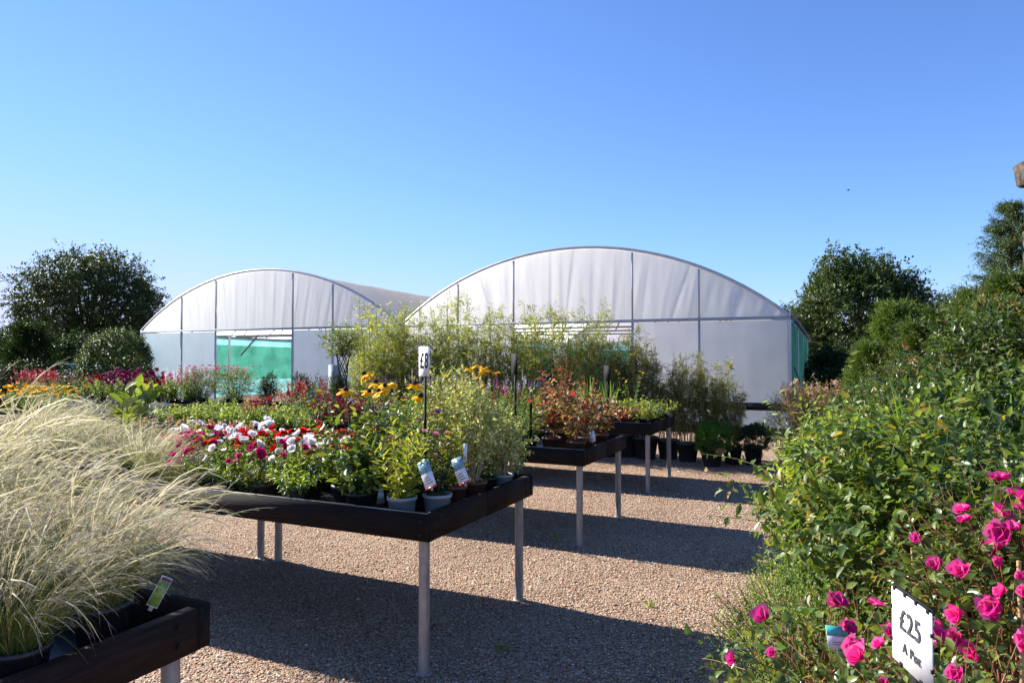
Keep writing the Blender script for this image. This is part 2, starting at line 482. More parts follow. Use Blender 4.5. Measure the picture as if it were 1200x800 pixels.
def thing(name, label, cat, loc=(0, 0, 0), rotz=0.0, group=None, scale=1.0, me=None):
    o = bpy.data.objects.new(name, me)
    COL.objects.link(o)
    o.location = tuple(loc)
    o.rotation_euler = (0, 0, rotz)
    o.scale = (scale,) * 3
    o['label'] = label
    o['category'] = cat
    o['kind'] = 'thing'
    if not 4 <= len(label.split()) <= 16 or label in LABELS:
        print('LABEL', len(label.split()), label)
    LABELS.add(label)
    if group:
        o['group'] = group
    return o


def struct(name, me, loc=(0, 0, 0)):
    o = mobj(name, me, None, loc)
    o['kind'] = 'structure'
    return o


# ------------------------------------------------------------------ pots
def pot_mesh(r, h, mat):
    g = Geo()
    prof = [(r * .74, 0), (r * .95, h * .88), (r * 1.03, h * .88), (r * 1.03, h), (r * .95, h), (r * .93, h * .9)]
    lathe(g, prof, 22)
    return g.mesh('pot', mat, True)


def soil_mesh(r, h, mat='soil'):
    g = Geo()
    n = 22
    v = [(0, 0, h * .9)] + [(r * .94 * math.cos(2 * PI * i / n), r * .94 * math.sin(2 * PI * i / n), h * .86) for i in range(n)]
    g.add(v, [(0, 1 + i, 1 + (i + 1) % n) for i in range(n)])
    if mat == 'bark_chip':
        rng = np.random.default_rng(3)
        m = 90
        a, q = rng.uniform(0, 6.28, m), r * .9 * np.sqrt(rng.uniform(0, 1, m))
        P = np.stack([q * np.cos(a), q * np.sin(a), np.full(m, h * .92)], 1)
        v, t, qd = inst(DIAM, P, rdir(m, rng, .1), rdir(m, rng, .5), .03, .018)
        g.add2(v, t, qd)
    return g.mesh('soil', mat)


POTS = {}


def pot_parts(r, h, mat='pot_black', top='soil'):
    k = (r, h, mat, top)
    if k not in POTS:
        POTS[k] = [('pot', pot_mesh(r, h, mat)), ('soil', soil_mesh(r, h, top))]
    return POTS[k]


# ------------------------------------------------------------------ plant recipes; each returns [(part name, mesh)]
def along(pts, d, s):
    """Points and tangents at the fractions s (m, j) along the curves."""
    m, k, _ = pts.shape
    x = s * (k - 1)
    i = np.minimum(x.astype(int), k - 2)
    f = (x - i)[..., None]
    mm = np.arange(m)[:, None]
    return pts[mm, i] * (1 - f) + pts[mm, i + 1] * f, nrm(d[mm, i] * (1 - f) + d[mm, i + 1] * f)


def fan(n, spread, rng, base_r=.04, z0=0.0, up=1.0):
    a = rng.uniform(0, 2 * PI, n)
    t = spread * np.sqrt(rng.uniform(0.02, 1, n))
    d = np.stack([np.sin(t) * np.cos(a), np.sin(t) * np.sin(a), np.cos(t) * up], 1)
    b = np.stack([base_r * t / spread * np.cos(a), base_r * t / spread * np.sin(a), np.full(n, z0)], 1)
    return b, nrm(d)


def leaves_on(pts, d, per, rng, Ls, Wr, s0=.15, out=.9, tpl=LEAF, droop=.15, taper=.5):
    m = len(pts)
    s = s0 + (1 - s0) * (np.arange(per)[None] + rng.uniform(0, 1, (m, per))) / per
    P, T = along(pts, d, s)
    P, T = P.reshape(-1, 3), T.reshape(-1, 3)
    n = len(P)
    r = rng.normal(size=(n, 3))
    r = nrm(r - T * np.sum(r * T, 1, keepdims=True))
    D = T * (1 - out * .6) + r * out
    D[:, 2] -= droop * rng.uniform(0, 1, n)
    N = nrm(np.array([0, 0, 1.0]) + T * .3 + rng.normal(size=(n, 3)) * .6)
    L = Ls * rng.uniform(.45, 1.3, n) * (1 - taper * s.ravel() ** 2)
    return inst(tpl, P, D, N, L, L * Wr)


def leafy(seed, n=14, H=.4, spread=.6, per=18, L=.05, Wr=.4, z0=.12, leaf='leaf', stem='stem_green', grav=.25, s0=.1,
          out=.9, tpl=LEAF, r0=.0025, base_r=.05, droop=.15, hv=.25, wob=.15):
    rng = np.random.default_rng(seed)
    b, d0 = fan(n, spread, rng, base_r, z0)
    pts, d = curves(b, d0, H * rng.uniform(1 - hv, 1 + hv * .6, n), 7, grav, None, wob, rng)
    g = Geo()
    v, f = tubes(pts, r0, r0 * .35)
    g.add(v, f)
    st = g.mesh('stems', stem)
    g = Geo()
    g.add2(*leaves_on(pts, d, per, rng, L, Wr, s0, out, tpl, droop))
    fo = g.mesh('foliage', leaf)
    return [('stems', st), ('foliage', fo)], pts, d, rng


FL = {}


def flower_mesh(petals, open_, tpl, layers, wr, mat, variant, tkey):
    """One flower of size 1, facing +z."""
    key = (petals, open_, tkey, layers, wr, mat, variant)
    if key not in FL:
        rng = np.random.default_rng(900 + variant)
        g = Geo()
        for ly in range(layers):
            q = open_ * (1 - ly * .35)
            th = 2 * PI * (np.arange(petals) + .5 * ly) / petals + rng.uniform(-.15, .15, petals)
            rd = np.stack([np.cos(th), np.sin(th), 0 * th], 1)
            ang = (q * PI / 2 * rng.uniform(.75, 1.2, petals))[:, None]
            Z = np.array([0, 0, 1.0])
            D = np.sin(ang) * rd + np.cos(ang) * Z
            NN = -np.cos(ang) * rd + np.sin(ang) * Z
            L = .5 * (1 - .2 * ly) * rng.uniform(.85, 1.1, petals)
            g.add2(*inst(tpl, np.zeros((petals, 3)), D, NN, L, L * wr * 2))
        FL[key] = g.mesh('flower', mat)
    return FL[key]


def zquat(n):
    return Vector(tuple(n)).to_track_quat('Z', 'Y')


def blooms(C, N, rng, size, petals=6, open_=.8, tpl=None, layers=1, wr=.7, mat='p_white', kids=(), name='flower'):
    """Flowers at C facing N; open_ 0 = closed cup, 1 = flat. Every flower is a part."""
    tpl = PETAL if tpl is None else tpl
    out = []
    sz = np.broadcast_to(np.asarray(size, float), (len(C),))
    for i in range(len(C)):
        me = flower_mesh(petals, open_, tpl, layers, wr, mat, int(rng.integers(0, 4)), len(tpl[0]))
        out.append((name, me, (tuple(C[i]), zquat(N[i]), float(sz[i])), kids))
    return out


def godetia(seed, mat, n=16):
    parts, pts, d, rng = leafy(seed, 26, .28, .95, 22, .055, .34, .10, 'leaf_lt' if seed % 2 else 'leaf', s0=.05, grav=.2)
    k = rng.choice(len(pts), n, replace=n > len(pts))
    C = pts[k, -1] + rng.normal(size=(n, 3)) * .012
    C[:, 2] = C[:, 2] * .6 + .4 * np.max(C[:, 2]) + rng.uniform(-.01, .02, n)
    N = d[k, -1] + np.array([0, 0, .35]) + rng.normal(size=(n, 3)) * .5
    parts += blooms(C, N, rng, rng.uniform(.05, .10, n), 6, .62, PETAL, 2, .7, mat)
    return parts


def rudbeckia(seed, nf=8, H=.55, fs=.10, sp=.3):
    parts, pts, d, rng = leafy(seed, 12, H * .72, .5, 15, .10, .38, .12, 'leaf', s0=.05, grav=.2, r0=.003)
    b, d0 = fan(nf, sp, rng, .05, .12)
    p2, dd = curves(b, d0, H * rng.uniform(.86, 1.04, nf), 7, .1, None, .1, rng)
    for i in range(nf):
        v, f = tubes(p2[i:i + 1], .003, .0018, 4)
        parts.append(('stalk', Geo().add(v, f).mesh('stalk', 'stem_green')))
    C = p2[:, -1]
    N = nrm(np.array([0, 0, 1.0]) + rng.normal(size=(nf, 3)) * .22)
    parts += blooms(C, N, rng, fs * rng.uniform(.8, 1.1, nf), 14, 1.22, RAY, 1, .33, 'p_yellow', (('eye', eye_mesh()),))
    return parts


def eye_mesh():
    if 'eye' not in FL:
        g = Geo()
        lathe(g, [(.001, .2), (.07, .19), (.12, .14), (.14, .06), (.13, -.03), (.001, -.04)], 10)
        FL['eye'] = g.mesh('eye', 'eye', True)
    return FL['eye']


def feather_grass(seed, wind=(.75, .05, 0), n1=400, n2=190, H=.55):
    rng = np.random.default_rng(seed)
    b, d0 = fan(n1, .6, rng, .05, .12)
    pts, d = curves(b, d0, H * rng.uniform(.5, 1.15, n1), 8, rng.uniform(.4, 2.0, n1), np.array(wind) * .7, .25, rng)
    g = Geo()
    v, f = ribbons(pts, np.array([1, 1, 1, .9, .8, .7, .5, .2]) * .0010, rng=rng)
    g.add(v, f)
    b, d0 = fan(n2, .55, rng, .045, .12)
    k = 11
    pts, d = curves(b, d0, H * rng.uniform(.8, 1.4, n2), k, rng.uniform(.4, 2.2, n2), np.array(wind), .3, rng, p=2.2)
    prof = np.array([.7, .7, .7, .7, .7, .9, 1.6, 2.3, 2.2, 1.4, .4]) * .0009
    wv = prof[None] * rng.uniform(.7, 1.3, (n2, 1))
    sd_ = nrm(rng.normal(size=(n2, 1, 3)))
    v, f = ribbons(pts[:, :6], wv[:, :6], sd_)
    g.add(v, f)
    fo = g.mesh('foliage', 'blade')
    g = Geo()
    v, f = ribbons(pts[:, 5:], wv[:, 5:], sd_)
    g.add(v, f)
    # the fine awns of each plume
    s = rng.uniform(.5, .97, (n2, 14))
    P, T = along(pts, d, s)
    P, T = P.reshape(-1, 3), T.reshape(-1, 3)
    D = nrm(T + rng.normal(size=P.shape) * .16)
    q, _ = curves(P, D, rng.uniform(.03, .09, len(P)), 4, .5, np.array(wind) * .3, .2, rng)
    v, f = ribbons(q, np.array([.8, .7, .5, .15]) * .0007, rng=rng)
    g.add(v, f)
    pl = g.mesh('plumes', 'plume')
    return [('foliage', fo), ('plumes', pl)]


def lumpy(dirs, rng, amt=.25, n=9, p=3):
    c = rdir(n, rng, .2)
    return 1 + amt * (np.max(np.maximum(dirs @ c.T, 0) ** p, axis=1) * 1.6 - .9)


def bush(seed, rx, ry, rz, twigs=300, tl=.14, per=9, L=.05, Wr=.45, leaf='leaf', stem='twig', tpl=LEAF, zc=None, inner=.45, lump=.25,
         n_main=9, up=.4, out=.8, z0=.1, tr=.0016, name='foliage', grav=.2, flat=0.0, shoots=0):
    rng = np.random.default_rng(seed)
    zc = rz if zc is None else zc
    dr = rdir(twigs, rng, .12)
    rr = (inner + (1 - inner) * rng.uniform(0, 1, twigs) ** .6) * lumpy(dr, rng, lump)
    P = dr * rr[:, None] * np.array([rx, ry, rz]) + np.array([0, 0, zc])
    P[:, 2] = np.maximum(P[:, 2], .02)
    d0 = nrm(dr * np.array([1, 1, 1 - flat]) + np.array([0, 0, up]) + rng.normal(size=(twigs, 3)) * .35)
    pts, d = curves(P - d0 * tl * .5, d0, tl * rng.uniform(.7, 1.4, twigs), 5, grav, None, .15, rng)
    g = Geo()
    v, f = tubes(pts, tr, tr * .4)
    g.add(v, f)
    # main limbs from the foot to the crown
    k = rng.choice(twigs, n_main * 3, replace=twigs < n_main * 3)
    Q = P[k] * np.array([.85, .85, .92])
    s = np.linspace(0, 1, 7)[None, :, None]
    B = np.zeros((len(k), 1, 3)) + np.array([0, 0, z0])
    B[:, 0, :2] = rng.normal(size=(len(k), 2)) * rx * .06
    mid = (B[:, 0] * .45 + Q * .55) * np.array([.75, .75, 1.1])
    lp = B * (1 - s) ** 2 + 2 * s * (1 - s) * mid[:, None] + s ** 2 * Q[:, None]
    v, f = tubes(lp, tr * 4, tr * 1.2, 4)
    g.add(v, f)
    st = g.mesh('stems', stem)
    g = Geo()
    g.add2(*leaves_on(pts, d, per, rng, L, Wr, .1, out, tpl, .15))
    if shoots:
        b_, e_ = fan(shoots, 1.15, rng, rx * .5, zc)
        sp, sd = curves(b_, e_, max(rx, rz) * rng.uniform(1.1, 1.75, shoots), 9, .45, None, .25, rng)
        v, f = tubes(sp, tr * 1.6, tr * .6, 4)
        gs = Geo().add(v, f)
        g.add2(*leaves_on(sp, sd, 16, rng, L * 1.15, Wr, .3, out, tpl, .15))
        st2 = gs.mesh('shoots', stem)
        return [('stems', st), ('shoots', st2), (name, g.mesh(name, leaf))], pts, d, rng
    return [('stems', st), (name, g.mesh(name, leaf))], pts, d, rng


def spike_mesh(h, size, per, mat, variant):
    key = ('spike', h, size, per, mat, variant)
    if key not in FL:
        rng = np.random.default_rng(700 + variant)
        q, dd = curves(np.zeros((1, 3)), np.array([[0, 0, 1.0]]), h, 5, .1, None, .08, rng)
        g = Geo()
        g.add2(*leaves_on(q, dd, per, rng, size * 1.4, .7, 0.05, .9, DIAM, 0, .4))
        FL[key] = g.mesh('flower_spike', mat)
    return FL[key]


def spikes(seed, parts, pts, d, rng, n, mat, h=.12, size=.014, per=26):
    k = rng.choice(len(pts), n, replace=n > len(pts))
    B = pts[k, -1] - np.array([0, 0, .02])
    if n > len(pts):
        B = B + rng.normal(size=B.shape) * .02
    D = nrm(d[k, -1] * .5 + np.array([0, 0, 1.0]) + rng.normal(size=(n, 3)) * .12)
    for i in range(n):
        parts.append(('flower_spike', spike_mesh(h, size, per, mat, int(rng.integers(0, 4))), (tuple(B[i]), zquat(D[i]), float(rng.uniform(.7, 1.2))), ()))
    return parts


def pom_mesh(mat, variant):
    key = ('pom', mat, variant)
    if key not in FL:
        rng = np.random.default_rng(600 + variant)
        g = Geo()
        D = rdir(26, rng, .35)
        g.add2(*inst(PETAL, np.zeros((26, 3)), D, rdir(26, rng), .55, .5))
        FL[key] = g.mesh('flower', mat)
    return FL[key]


def pom(seed, parts, pts, d, rng, n, mat, size=.035, lift=.05):
    k = rng.choice(len(pts), n, replace=n > len(pts))
    C = pts[k, -1] + np.array([0, 0, lift]) * rng.uniform(.3, 1.2, (n, 1)) + rng.normal(size=(n, 3)) * .012
    for i in range(n):
        v, f = tubes(np.stack([pts[k[i]:k[i] + 1, -1], C[i:i + 1]], 1), .0016, .0012)
        parts.append(('stalk', Geo().add(v, f).mesh('stalk', 'stem_green')))
        parts.append(('flower', pom_mesh(mat, int(rng.integers(0, 4))), (tuple(C[i]), zquat(rdir(1, rng, 1)[0]), size), ()))
    return parts


def strap(seed, n=40, H=.5, w=.012, mat='iris', spread=.45, grav=.35, z0=.1, base_r=.06):
    rng = np.random.default_rng(seed)
    b, d0 = fan(n, spread, rng, base_r, z0)
    pts, d = curves(b, d0, H * rng.uniform(.6, 1.1, n), 8, grav * rng.uniform(.4, 2.2, n), None, .08, rng)
    g = Geo()
    v, f = ribbons(pts, np.array([.7, .9, 1, 1, .9, .7, .45, .05]) * w, rng=rng)
    g.add(v, f)
    return [('foliage', g.mesh('foliage', mat))]


def bamboo(seed, H=1.5, n=16, per=120, spread=.16, leaf='bamboo', top=.35, L=.085, br=.30, nb=18):
    rng = np.random.default_rng(seed)
    b, d0 = fan(n, spread, rng, .13, .22)
    pts, d = curves(b, d0, H * rng.uniform(.55, 1.1, n), 9, .06, None, .06, rng)
    g = Geo()
    v, f = tubes(pts, .006, .0025, 5)
    g.add(v, f)
    # side branches
    s = top + (1 - top) * rng.uniform(0, 1, (n, nb)) ** .8
    P, T = along(pts, d, s)
    P = P.reshape(-1, 3)
    m = len(P)
    D = rdir(m, rng, .9)
    q, qd = curves(P, D, br * rng.uniform(.4, 1.1, m), 5, .5, None, .2, rng)
    v, f = tubes(q, .0018, .0008)
    g.add(v, f)
    ca = g.mesh('canes', 'cane_green')
    g = Geo()
    g.add2(*leaves_on(q, qd, max(3, per // 12), rng, L, .16, .15, .8, DIAM, .5, .2))
    return [('canes', ca), ('foliage', g.mesh('foliage', leaf))]


M['cane_green'] = plain('culm', (0.20, 0.18, 0.06), 0.5, col2=(0.34, 0.29, 0.12), nscale=10)


def pine_mound(seed, R0=.3, mat='bright_needle', n=420, zc=.5):
    rng = np.random.default_rng(seed)
    dr = rdir(n, rng, .35)
    rr = lumpy(dr, rng, .3, 12) * rng.uniform(.6, 1, n)
    P = dr * rr[:, None] * np.array([R0, R0, R0 * .75]) + np.array([0, 0, zc])
    g = Geo()
    B = np.zeros((26, 3)) + np.array([0, 0, .3])
    k = rng.choice(n, 26)
    lp = np.stack([B, (B + P[k]) / 2 + rng.normal(size=(26, 3)) * .03, P[k]], 1)
    v, f = tubes(lp, .008, .002, 4)
    g.add(v, f)
    st = g.mesh('stems', 'twig')
    g = Geo()
    for j in range(34):
        D = nrm(dr + rng.normal(size=(n, 3)) * .65 + np.array([0, 0, .3]))
        g.add2(*inst(DIAM, P + dr * rng.uniform(0, .03, (n, 1)), D, rdir(n, rng), .06 * rng.uniform(.7, 1.2, n), .0035))
    return [('stems', st), ('foliage', g.mesh('foliage', mat))]


# ------------------------------------------------------------------ placing plants
CACHE = {}


def recipe(key, fn, *a, **k):
    if key not in CACHE:
        r = fn(*a, **k)
        CACHE[key] = r[0] if isinstance(r, tuple) else r
    return CACHE[key]


def add_part(p, o):
    c = mobj(p[0], p[1], o)
    if len(p) > 2:
        c.location, q, sc = p[2]
        c.rotation_mode = 'QUATERNION'
        c.rotation_quaternion = q
        c.scale = (sc,) * 3
        for nm, me in p[3]:
            mobj(nm, me, c)
    return c


def plant(name, label, cat, parts, loc, pot=None, group=None, scale=1.0, rot=None, sink=0.0, tilt=0.0):
    o = thing(name, label, cat, loc, random.uniform(0, 6.28) if rot is None else rot, group, scale)
    if tilt:
        o.rotation_euler[0] = tilt
    if pot:
        for nm, me in pot_parts(*pot):
            mobj(nm, me, o)
    for p in parts:
        add_part(p, o)
    return o


def rec(parts, pts, d, rng, fn, *a, **k):
    return fn(0, parts, pts, d, rng, *a, **k)


def spiky(seed, nf, mat, h, size, **kw):
    p, pts, d, rng = leafy(seed, **kw)
    return spikes(seed, p, pts, d, rng, nf, mat, h, size)


def pommy(seed, nf, mat, size, lift, **kw):
    p, pts, d, rng = leafy(seed, **kw)
    return pom(seed, p, pts, d, rng, nf, mat, size, lift)


def bloomy(seed, n, mat, size, petals, open_, layers, kw, wr=.8):
    p, pts, d, rng = leafy(seed, **kw)
    k = rng.choice(len(pts), n, replace=n > len(pts))
    C = pts[k, -1] + rng.normal(size=(n, 3)) * .015
    N = d[k, -1] + np.array([0, 0, .5]) + rng.normal(size=(n, 3)) * .3
    p += blooms(C, N, rng, size * rng.uniform(.8, 1.2, n), petals, open_, PETAL, layers, wr, mat)
    return p


# ------------------------------------------------------------------ benches
BW = 1.36       # depth of a bench
A = {1: np.array([-.427, 3.55, 0]), 2: np.array([.624, 5.99, 0]), 3: np.array([1.69, 8.37, 0])}
A[0] = np.array([-1.0, 2.3, 0]) - BW * U
ZT = .84


def W(k, t, w, z=0.0):
    return A[k] - t * V + w * U + np.array([0, 0, z])


ORD = ['first', 'second', 'third', 'fourth', 'fifth', 'sixth', 'seventh', 'eighth', 'ninth', 'tenth', 'eleventh', 'twelfth',
       'thirteenth', 'fourteenth', 'fifteenth', 'sixteenth', 'seventeenth', 'eighteenth', 'nineteenth', 'twentieth']


def bench_meshes(Lb):
    g = Geo()
    T, z0 = .045, .70
    box(g, (-Lb, 0, z0), (0, T, ZT))
    fr = g.mesh('front_board', 'tray')
    g = Geo()
    box(g, (-Lb, BW - T, z0), (0, BW, ZT))
    bk = g.mesh('back_board', 'tray')
    g = Geo()
    # end board of four short planks end to end
    ys = np.linspace(T + .002, BW - T - .002, 2)
    for y0, y1, dz in ((T + .002, .66, 0), (.664, BW - T - .002, -.003)):
        box(g, (-.002 - T, y0, z0 + dz), (-.002, y1, ZT - .004 + dz))
    e1 = g.mesh('end_board', 'tray_end')
    g = Geo()
    box(g, (-Lb + .002, T + .002, z0), (-Lb + .002 + T, BW - T - .002, ZT - .004))
    e2 = g.mesh('end_board', 'tray_end')
    g = Geo()
    box(g, (-Lb + T + .004, T + .002, z0 + .015), (-T - .004, BW - T - .002, z0 + .035))
    dk = g.mesh('deck', 'liner')
    g = Geo()
    cyl(g, (0, 0, -.002), (0, 0, z0), .029, n=14)
    lathe(g, [(.029, .001), (.042, .001), (.042, .006), (.029, .007)], 14)
    lg = g.mesh('leg', 'steel', True)
    g = Geo()
    box(g, (-Lb + .01, .004, ZT + .001), (-.012, .016, ZT + .005))  # added strip that paints the sunlit line on the front board
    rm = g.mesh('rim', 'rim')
    g = Geo()
    cyl(g, (0, -.006, 0), (0, .002, 0), .011, .009, 8)
    return fr, bk, e1, e2, dk, lg, rm, g.mesh('bolt', 'tray_end', True)


def bench(k, t0, Lb, label, group='long black tray benches on steel legs'):
    o = thing('display_bench', label, 'bench', W(k, t0, 0), YAW, group)
    ms = BM.setdefault(Lb, bench_meshes(Lb))
    for nm, me in zip(('front_board', 'back_board', 'end_board', 'end_board', 'deck'), ms[:5]):
        mobj(nm, me, o)
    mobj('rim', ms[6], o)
    for x in (-.05, -Lb + .11):
        for z in (.735, .80):
            mobj('bolt', ms[7], o, (x, 0, z))
    for y in (.10, BW - .12):
        for z in (.735, .80):
            mobj('bolt', ms[7], o, (0, y, z)).rotation_euler[2] = PI / 2
    for x in (-.06, -Lb + .12):
        for y in (.055, BW - .1):
            mobj('leg', ms[5], o, (x, y, 0))
    return o


BM = {}
bench(0, 0, 2.4, 'black tray bench in the near left corner under pale feather grass')
bench(1, 0, 2.32, 'black tray bench in the foreground holding grey pots, orange daisies and the £8 sign')
bench(1, 2.33, 2.4, 'tray bench at the left behind the feather grass, joined to the £8 sign bench')
bench(2, 0, 2.4, 'middle tray bench with red autumn leaved plants on its corner')
bench(2, 2.41, 2.4, 'tray bench with golden leaved plants behind the white and red flowers')
bench(2, 4.82, 2.4, 'tray bench with a thin pale rim at the far left by yellow flowers')
bench(2, 7.23, 2.0, 'tray bench at the left edge of the photo behind the feather grass')
bench(3, 0, 2.4, 'rearmost tray bench with low yellow green and red leaved plants')
bench(3, 2.41, 2.4, 'rear bench under the green shrubs in front of the bamboo')
bench(3, 4.82, 2.4, 'rear bench under crimson plumes and small shrubs before the left tunnel')
bench(3, 7.23, 2.4, 'rear bench with a black front below the purple flowers')
bench(3, 9.64, 2.4, 'rear bench under wine red pompon flowers beside the round bush')
bench(3, 12.05, 2.4, 'rear bench at the far left under red plumed flowers')

PZ = .736   # deck top


def put(name, label, cat, parts, k, t, w, pot=(.085, .15, 'pot_black', 'soil'), group=None, scale=1.0, rot=None):
    return plant(name, label, cat, parts, W(k, t, w, PZ), pot, group, scale, rot)


# --- near left bench and bench 1b: feather grass
WD = (.62, .2, .0)


def fg_parts(i):
    # built un-rotated so that all lean the same way in the breeze
    return recipe(('fg', i), feather_grass, 40 + i, WD)


GRP = 'pots of pale feather grass'
P1 = (.11, .19, 'pot_black', 'soil')
spots = [(0, .20, 1.12, .80, 'feather grass in the bare corner of the near left bench, beside its green label'),
         (0, .66, 1.15, .92, 'feather grass second from the corner along the back of the near left bench'),
         (0, .50, .72, .85, 'feather grass spilling over the end board of the near left bench'),
         (0, .13, .84, .72, 'short feather grass at the end of the near left bench, its blades hanging down'),
         (0, 1.10, 1.12, 1.12, 'tall feather grass at the left photo edge on the near bench'),
         (0, .90, .78, 1.0, 'feather grass in the middle of the near bench at the left photo edge'),
         (1, 2.30, .16, .66, 'feather grass arching over the front board between the pale rail and the potted flowers'),
         (1, 2.02, .12, .50, 'small feather grass hanging over the front board left of the first green pots'),
         (1, 2.78, .25, .66, 'feather grass behind the near bench, just left of the magenta flowers'),
         (1, 3.15, .25, .72, 'feather grass below the big leaved plant, right one of two'),
         (1, 3.5, .3, .8, 'feather grass below the big leaved plant, left one of two'),
         (1, 3.85, .35, .85, 'feather grass at the left photo edge on the second row of benches')]
for i, (k, t, w, s, lb) in enumerate(spots):
    put('feather_grass', lb, 'ornamental grass', fg_parts(i % 4), k, t, w, P1, GRP, s, rot=random.uniform(-.35, .35))
for t, w, lb in ((2.45, .62, 'green seedling plant hidden among the feather grass by the magenta flowers'), (2.85, .62, 'light green plant showing through the feather grass plumes'),
                 (3.55, .75, 'light green plant low among the feather grass at the left')):
    put('perennial', lb, 'plant', recipe('lt1', leafy, 91, 20, .32, .6, 18, .05, .4, .12, 'leaf_lt'), 1, t, w)

# --- foreground bench
PG = (.082, .15, 'pot_grey', 'soil')
PB = (.088, .16, 'pot_brown', 'bark_chip')
PK = (.085, .15, 'pot_black', 'soil')
PTP = (.085, .15, 'pot_taupe', 'soil')
gold = recipe('gold', leafy, 11, 17, .42, .42, 30, .085, .2, .12, 'gold', tpl=LONG, grav=.12, out=.75, s0=.05, r0=.003)
put('golden_shrub', 'golden yellow narrow leaved plant in the grey pot nearest the bench corner', 'plant', gold, 1, .27, .16, PG, scale=1.0)
put('golden_shrub', 'golden leaved plant in brown pot just behind the printed labels', 'plant', recipe('gold2', leafy, 12, 10, .42, .35, 24, .085, .2, .12, 'gold', tpl=LONG, grav=.1, out=.75), 1, .17, .55, PB, scale=.95)
dk = recipe('dk', leafy, 13, 18, .52, .45, 24, .07, .42, .12, 'leaf')
put('perennial', 'dark green leafy plant in the grey pot at the right board of the front bench', 'plant', recipe('dk3', leafy, 33, 12, .26, .45, 18, .05, .4, .12, 'leaf_dk'), 1, .13, .3, PG)
var = recipe('var', bush, 14, .25, .25, .30, 330, .12, 9, .034, .5, 'variegated', 'stem_pale', LEAF, .52, .25, .3, 9)
put('variegated_shrub', 'cream and green leaved shrub in brown pot, nearest the £8 sign', 'shrub', var, 1, .14, .76, PB, scale=.92)
put('variegated_shrub', 'cream and green leaved shrub behind the £8 post', 'shrub', var, 1, .42, .98, PB, scale=1.0)
put('variegated_shrub', 'low cream leaved shrub at the far right corner of the foreground bench', 'shrub', recipe('var2', bush, 15, .22, .22, .2, 230, .1, 9, .034, .5, 'variegated', 'stem_pale', LEAF, .36, .25, .3, 9), 1, .12, 1.12, PG, scale=.9)
put('perennial', 'plant with small pink flowers in front of the £8 post', 'plant', recipe('pk1', bloomy, 16, 9, 'p_pink', .035, 5, .8, 1, dict(n=12, H=.36, spread=.45, per=18, L=.05, leaf='leaf')), 1, .34, .42, PK)
put('perennial', 'plant with tiny red flowers low among the cream leaved shrubs', 'plant', recipe('rd1', bloomy, 17, 8, 'p_crimson', .03, 5, .8, 1, dict(n=12, H=.32, spread=.45, per=18, L=.05, leaf='leaf')), 1, .17, .98, PK, scale=.9)
put('black_eyed_daisy', 'large orange daisies with black eyes on tall stems at the left of the £8 sign', 'flowering plant', recipe('rud', rudbeckia, 18, 7, .66, .125, .22), 1, .80, .52, P1, group='orange daisies')
put('black_eyed_daisy', 'orange daisies standing between the first orange daisies and the £8 sign', 'flowering plant', recipe('rud2', rudbeckia, 19, 2, .62, .12, .2), 1, .62, .60, PK, group='orange daisies')
put('perennial', 'dark green leafy plant beneath the large orange daisies', 'plant', dk, 1, .72, .26, PK, scale=1.1)
put('perennial', 'glossy dark green plant at the front board between white flowers and golden leaves', 'plant', recipe('dk2', leafy, 21, 20, .36, .8, 18, .075, .5, .12, 'leaf_gloss'), 1, .56, .17, PK, scale=1.0)
put('perennial', 'plant with one purple flower behind the golden leaves', 'plant', recipe('pu1', bloomy, 22, 4, 'p_violet', .045, 6, .8, 2, dict(n=9, H=.48, spread=.35, per=16, L=.05, leaf='leaf')), 1, .4, .7, PK, scale=1.0)
put('perennial', 'plant with magenta blooms left of the purple flower', 'plant', recipe('mg1', bloomy, 23, 4, 'p_magenta', .045, 6, .8, 2, dict(n=9, H=.46, spread=.35, per=16, L=.05, leaf='leaf')), 1, .62, .92, PK)
put('perennial', 'green bushy plant on the back board right of the orange daisies', 'plant', dk, 1, .85, 1.1, PK, scale=1.1)
put('perennial', 'light green bushy plant behind the £8 sign post', 'plant', recipe('lt2', leafy, 24, 18, .4, .5, 20, .045, .4, .12, 'leaf_lt'), 1, .3, 1.15, PK, scale=1.05)

# --- white, red and magenta cup flowers, three rows
cols = ['white', 'red', 'magenta']
for r, (w, seq) in enumerate(((.2, 'wmwmm'), (.47, 'wmwrmm'), (.75, 'rwrrwmw'), (1.03, 'rrrrwwm'))):
    for j, c in enumerate(seq):
        t = 1.08 + j * .25 + (.1 if r % 2 else 0)
        if r == 0 and t > 1.95:
            continue
        cn = {'w': 'white', 'r': 'scarlet', 'm': 'magenta'}[c]
        cm = {'w': 'p_white', 'r': 'p_red', 'm': 'p_magenta'}[c]
        vv = (r + j) % 2
        rn = ['front', 'second', 'third', 'back'][r]
        put('satin_flower', f'{cn} cup flowers, {ORD[j]} pot from right in {rn} row left of the daisies', 'flowering plant',
            recipe(('god', cm, vv, r == 0), godetia, 50 + vv + ord(c), cm, 4 if r == 0 else 11), 1, t, w, [PTP, PB, PK][(r + j) % 3] if r == 0 else PK, 'pots of white, red and magenta cup flowers',
            random.uniform(.88, 1.06) * (.92 if r == 0 else .98))
put('big_leaf_plant', 'plant with very large lit green leaves standing above the feather grass', 'plant',
    recipe('big', leafy, 61, 5, .44, .42, 7, .2, .5, .12, 'chart', s0=.4, grav=.1, r0=.005, out=.62, droop=.05), 1, 3.42, .75, P1, scale=1.25)
for j in range(4):
    put('stonecrop', f'dusty pink budded low plant, {ORD[j]} from the right behind the white flowers', 'plant',
        recipe('sed', spiky, 62, 60, 'heath_pink', .05, .016, n=40, H=.22, spread=.8, per=8, L=.03, leaf='heath_pink'), 1, 2.6 + j * .28, 1.05, PK, 'dusty pink stonecrops', 1.05)

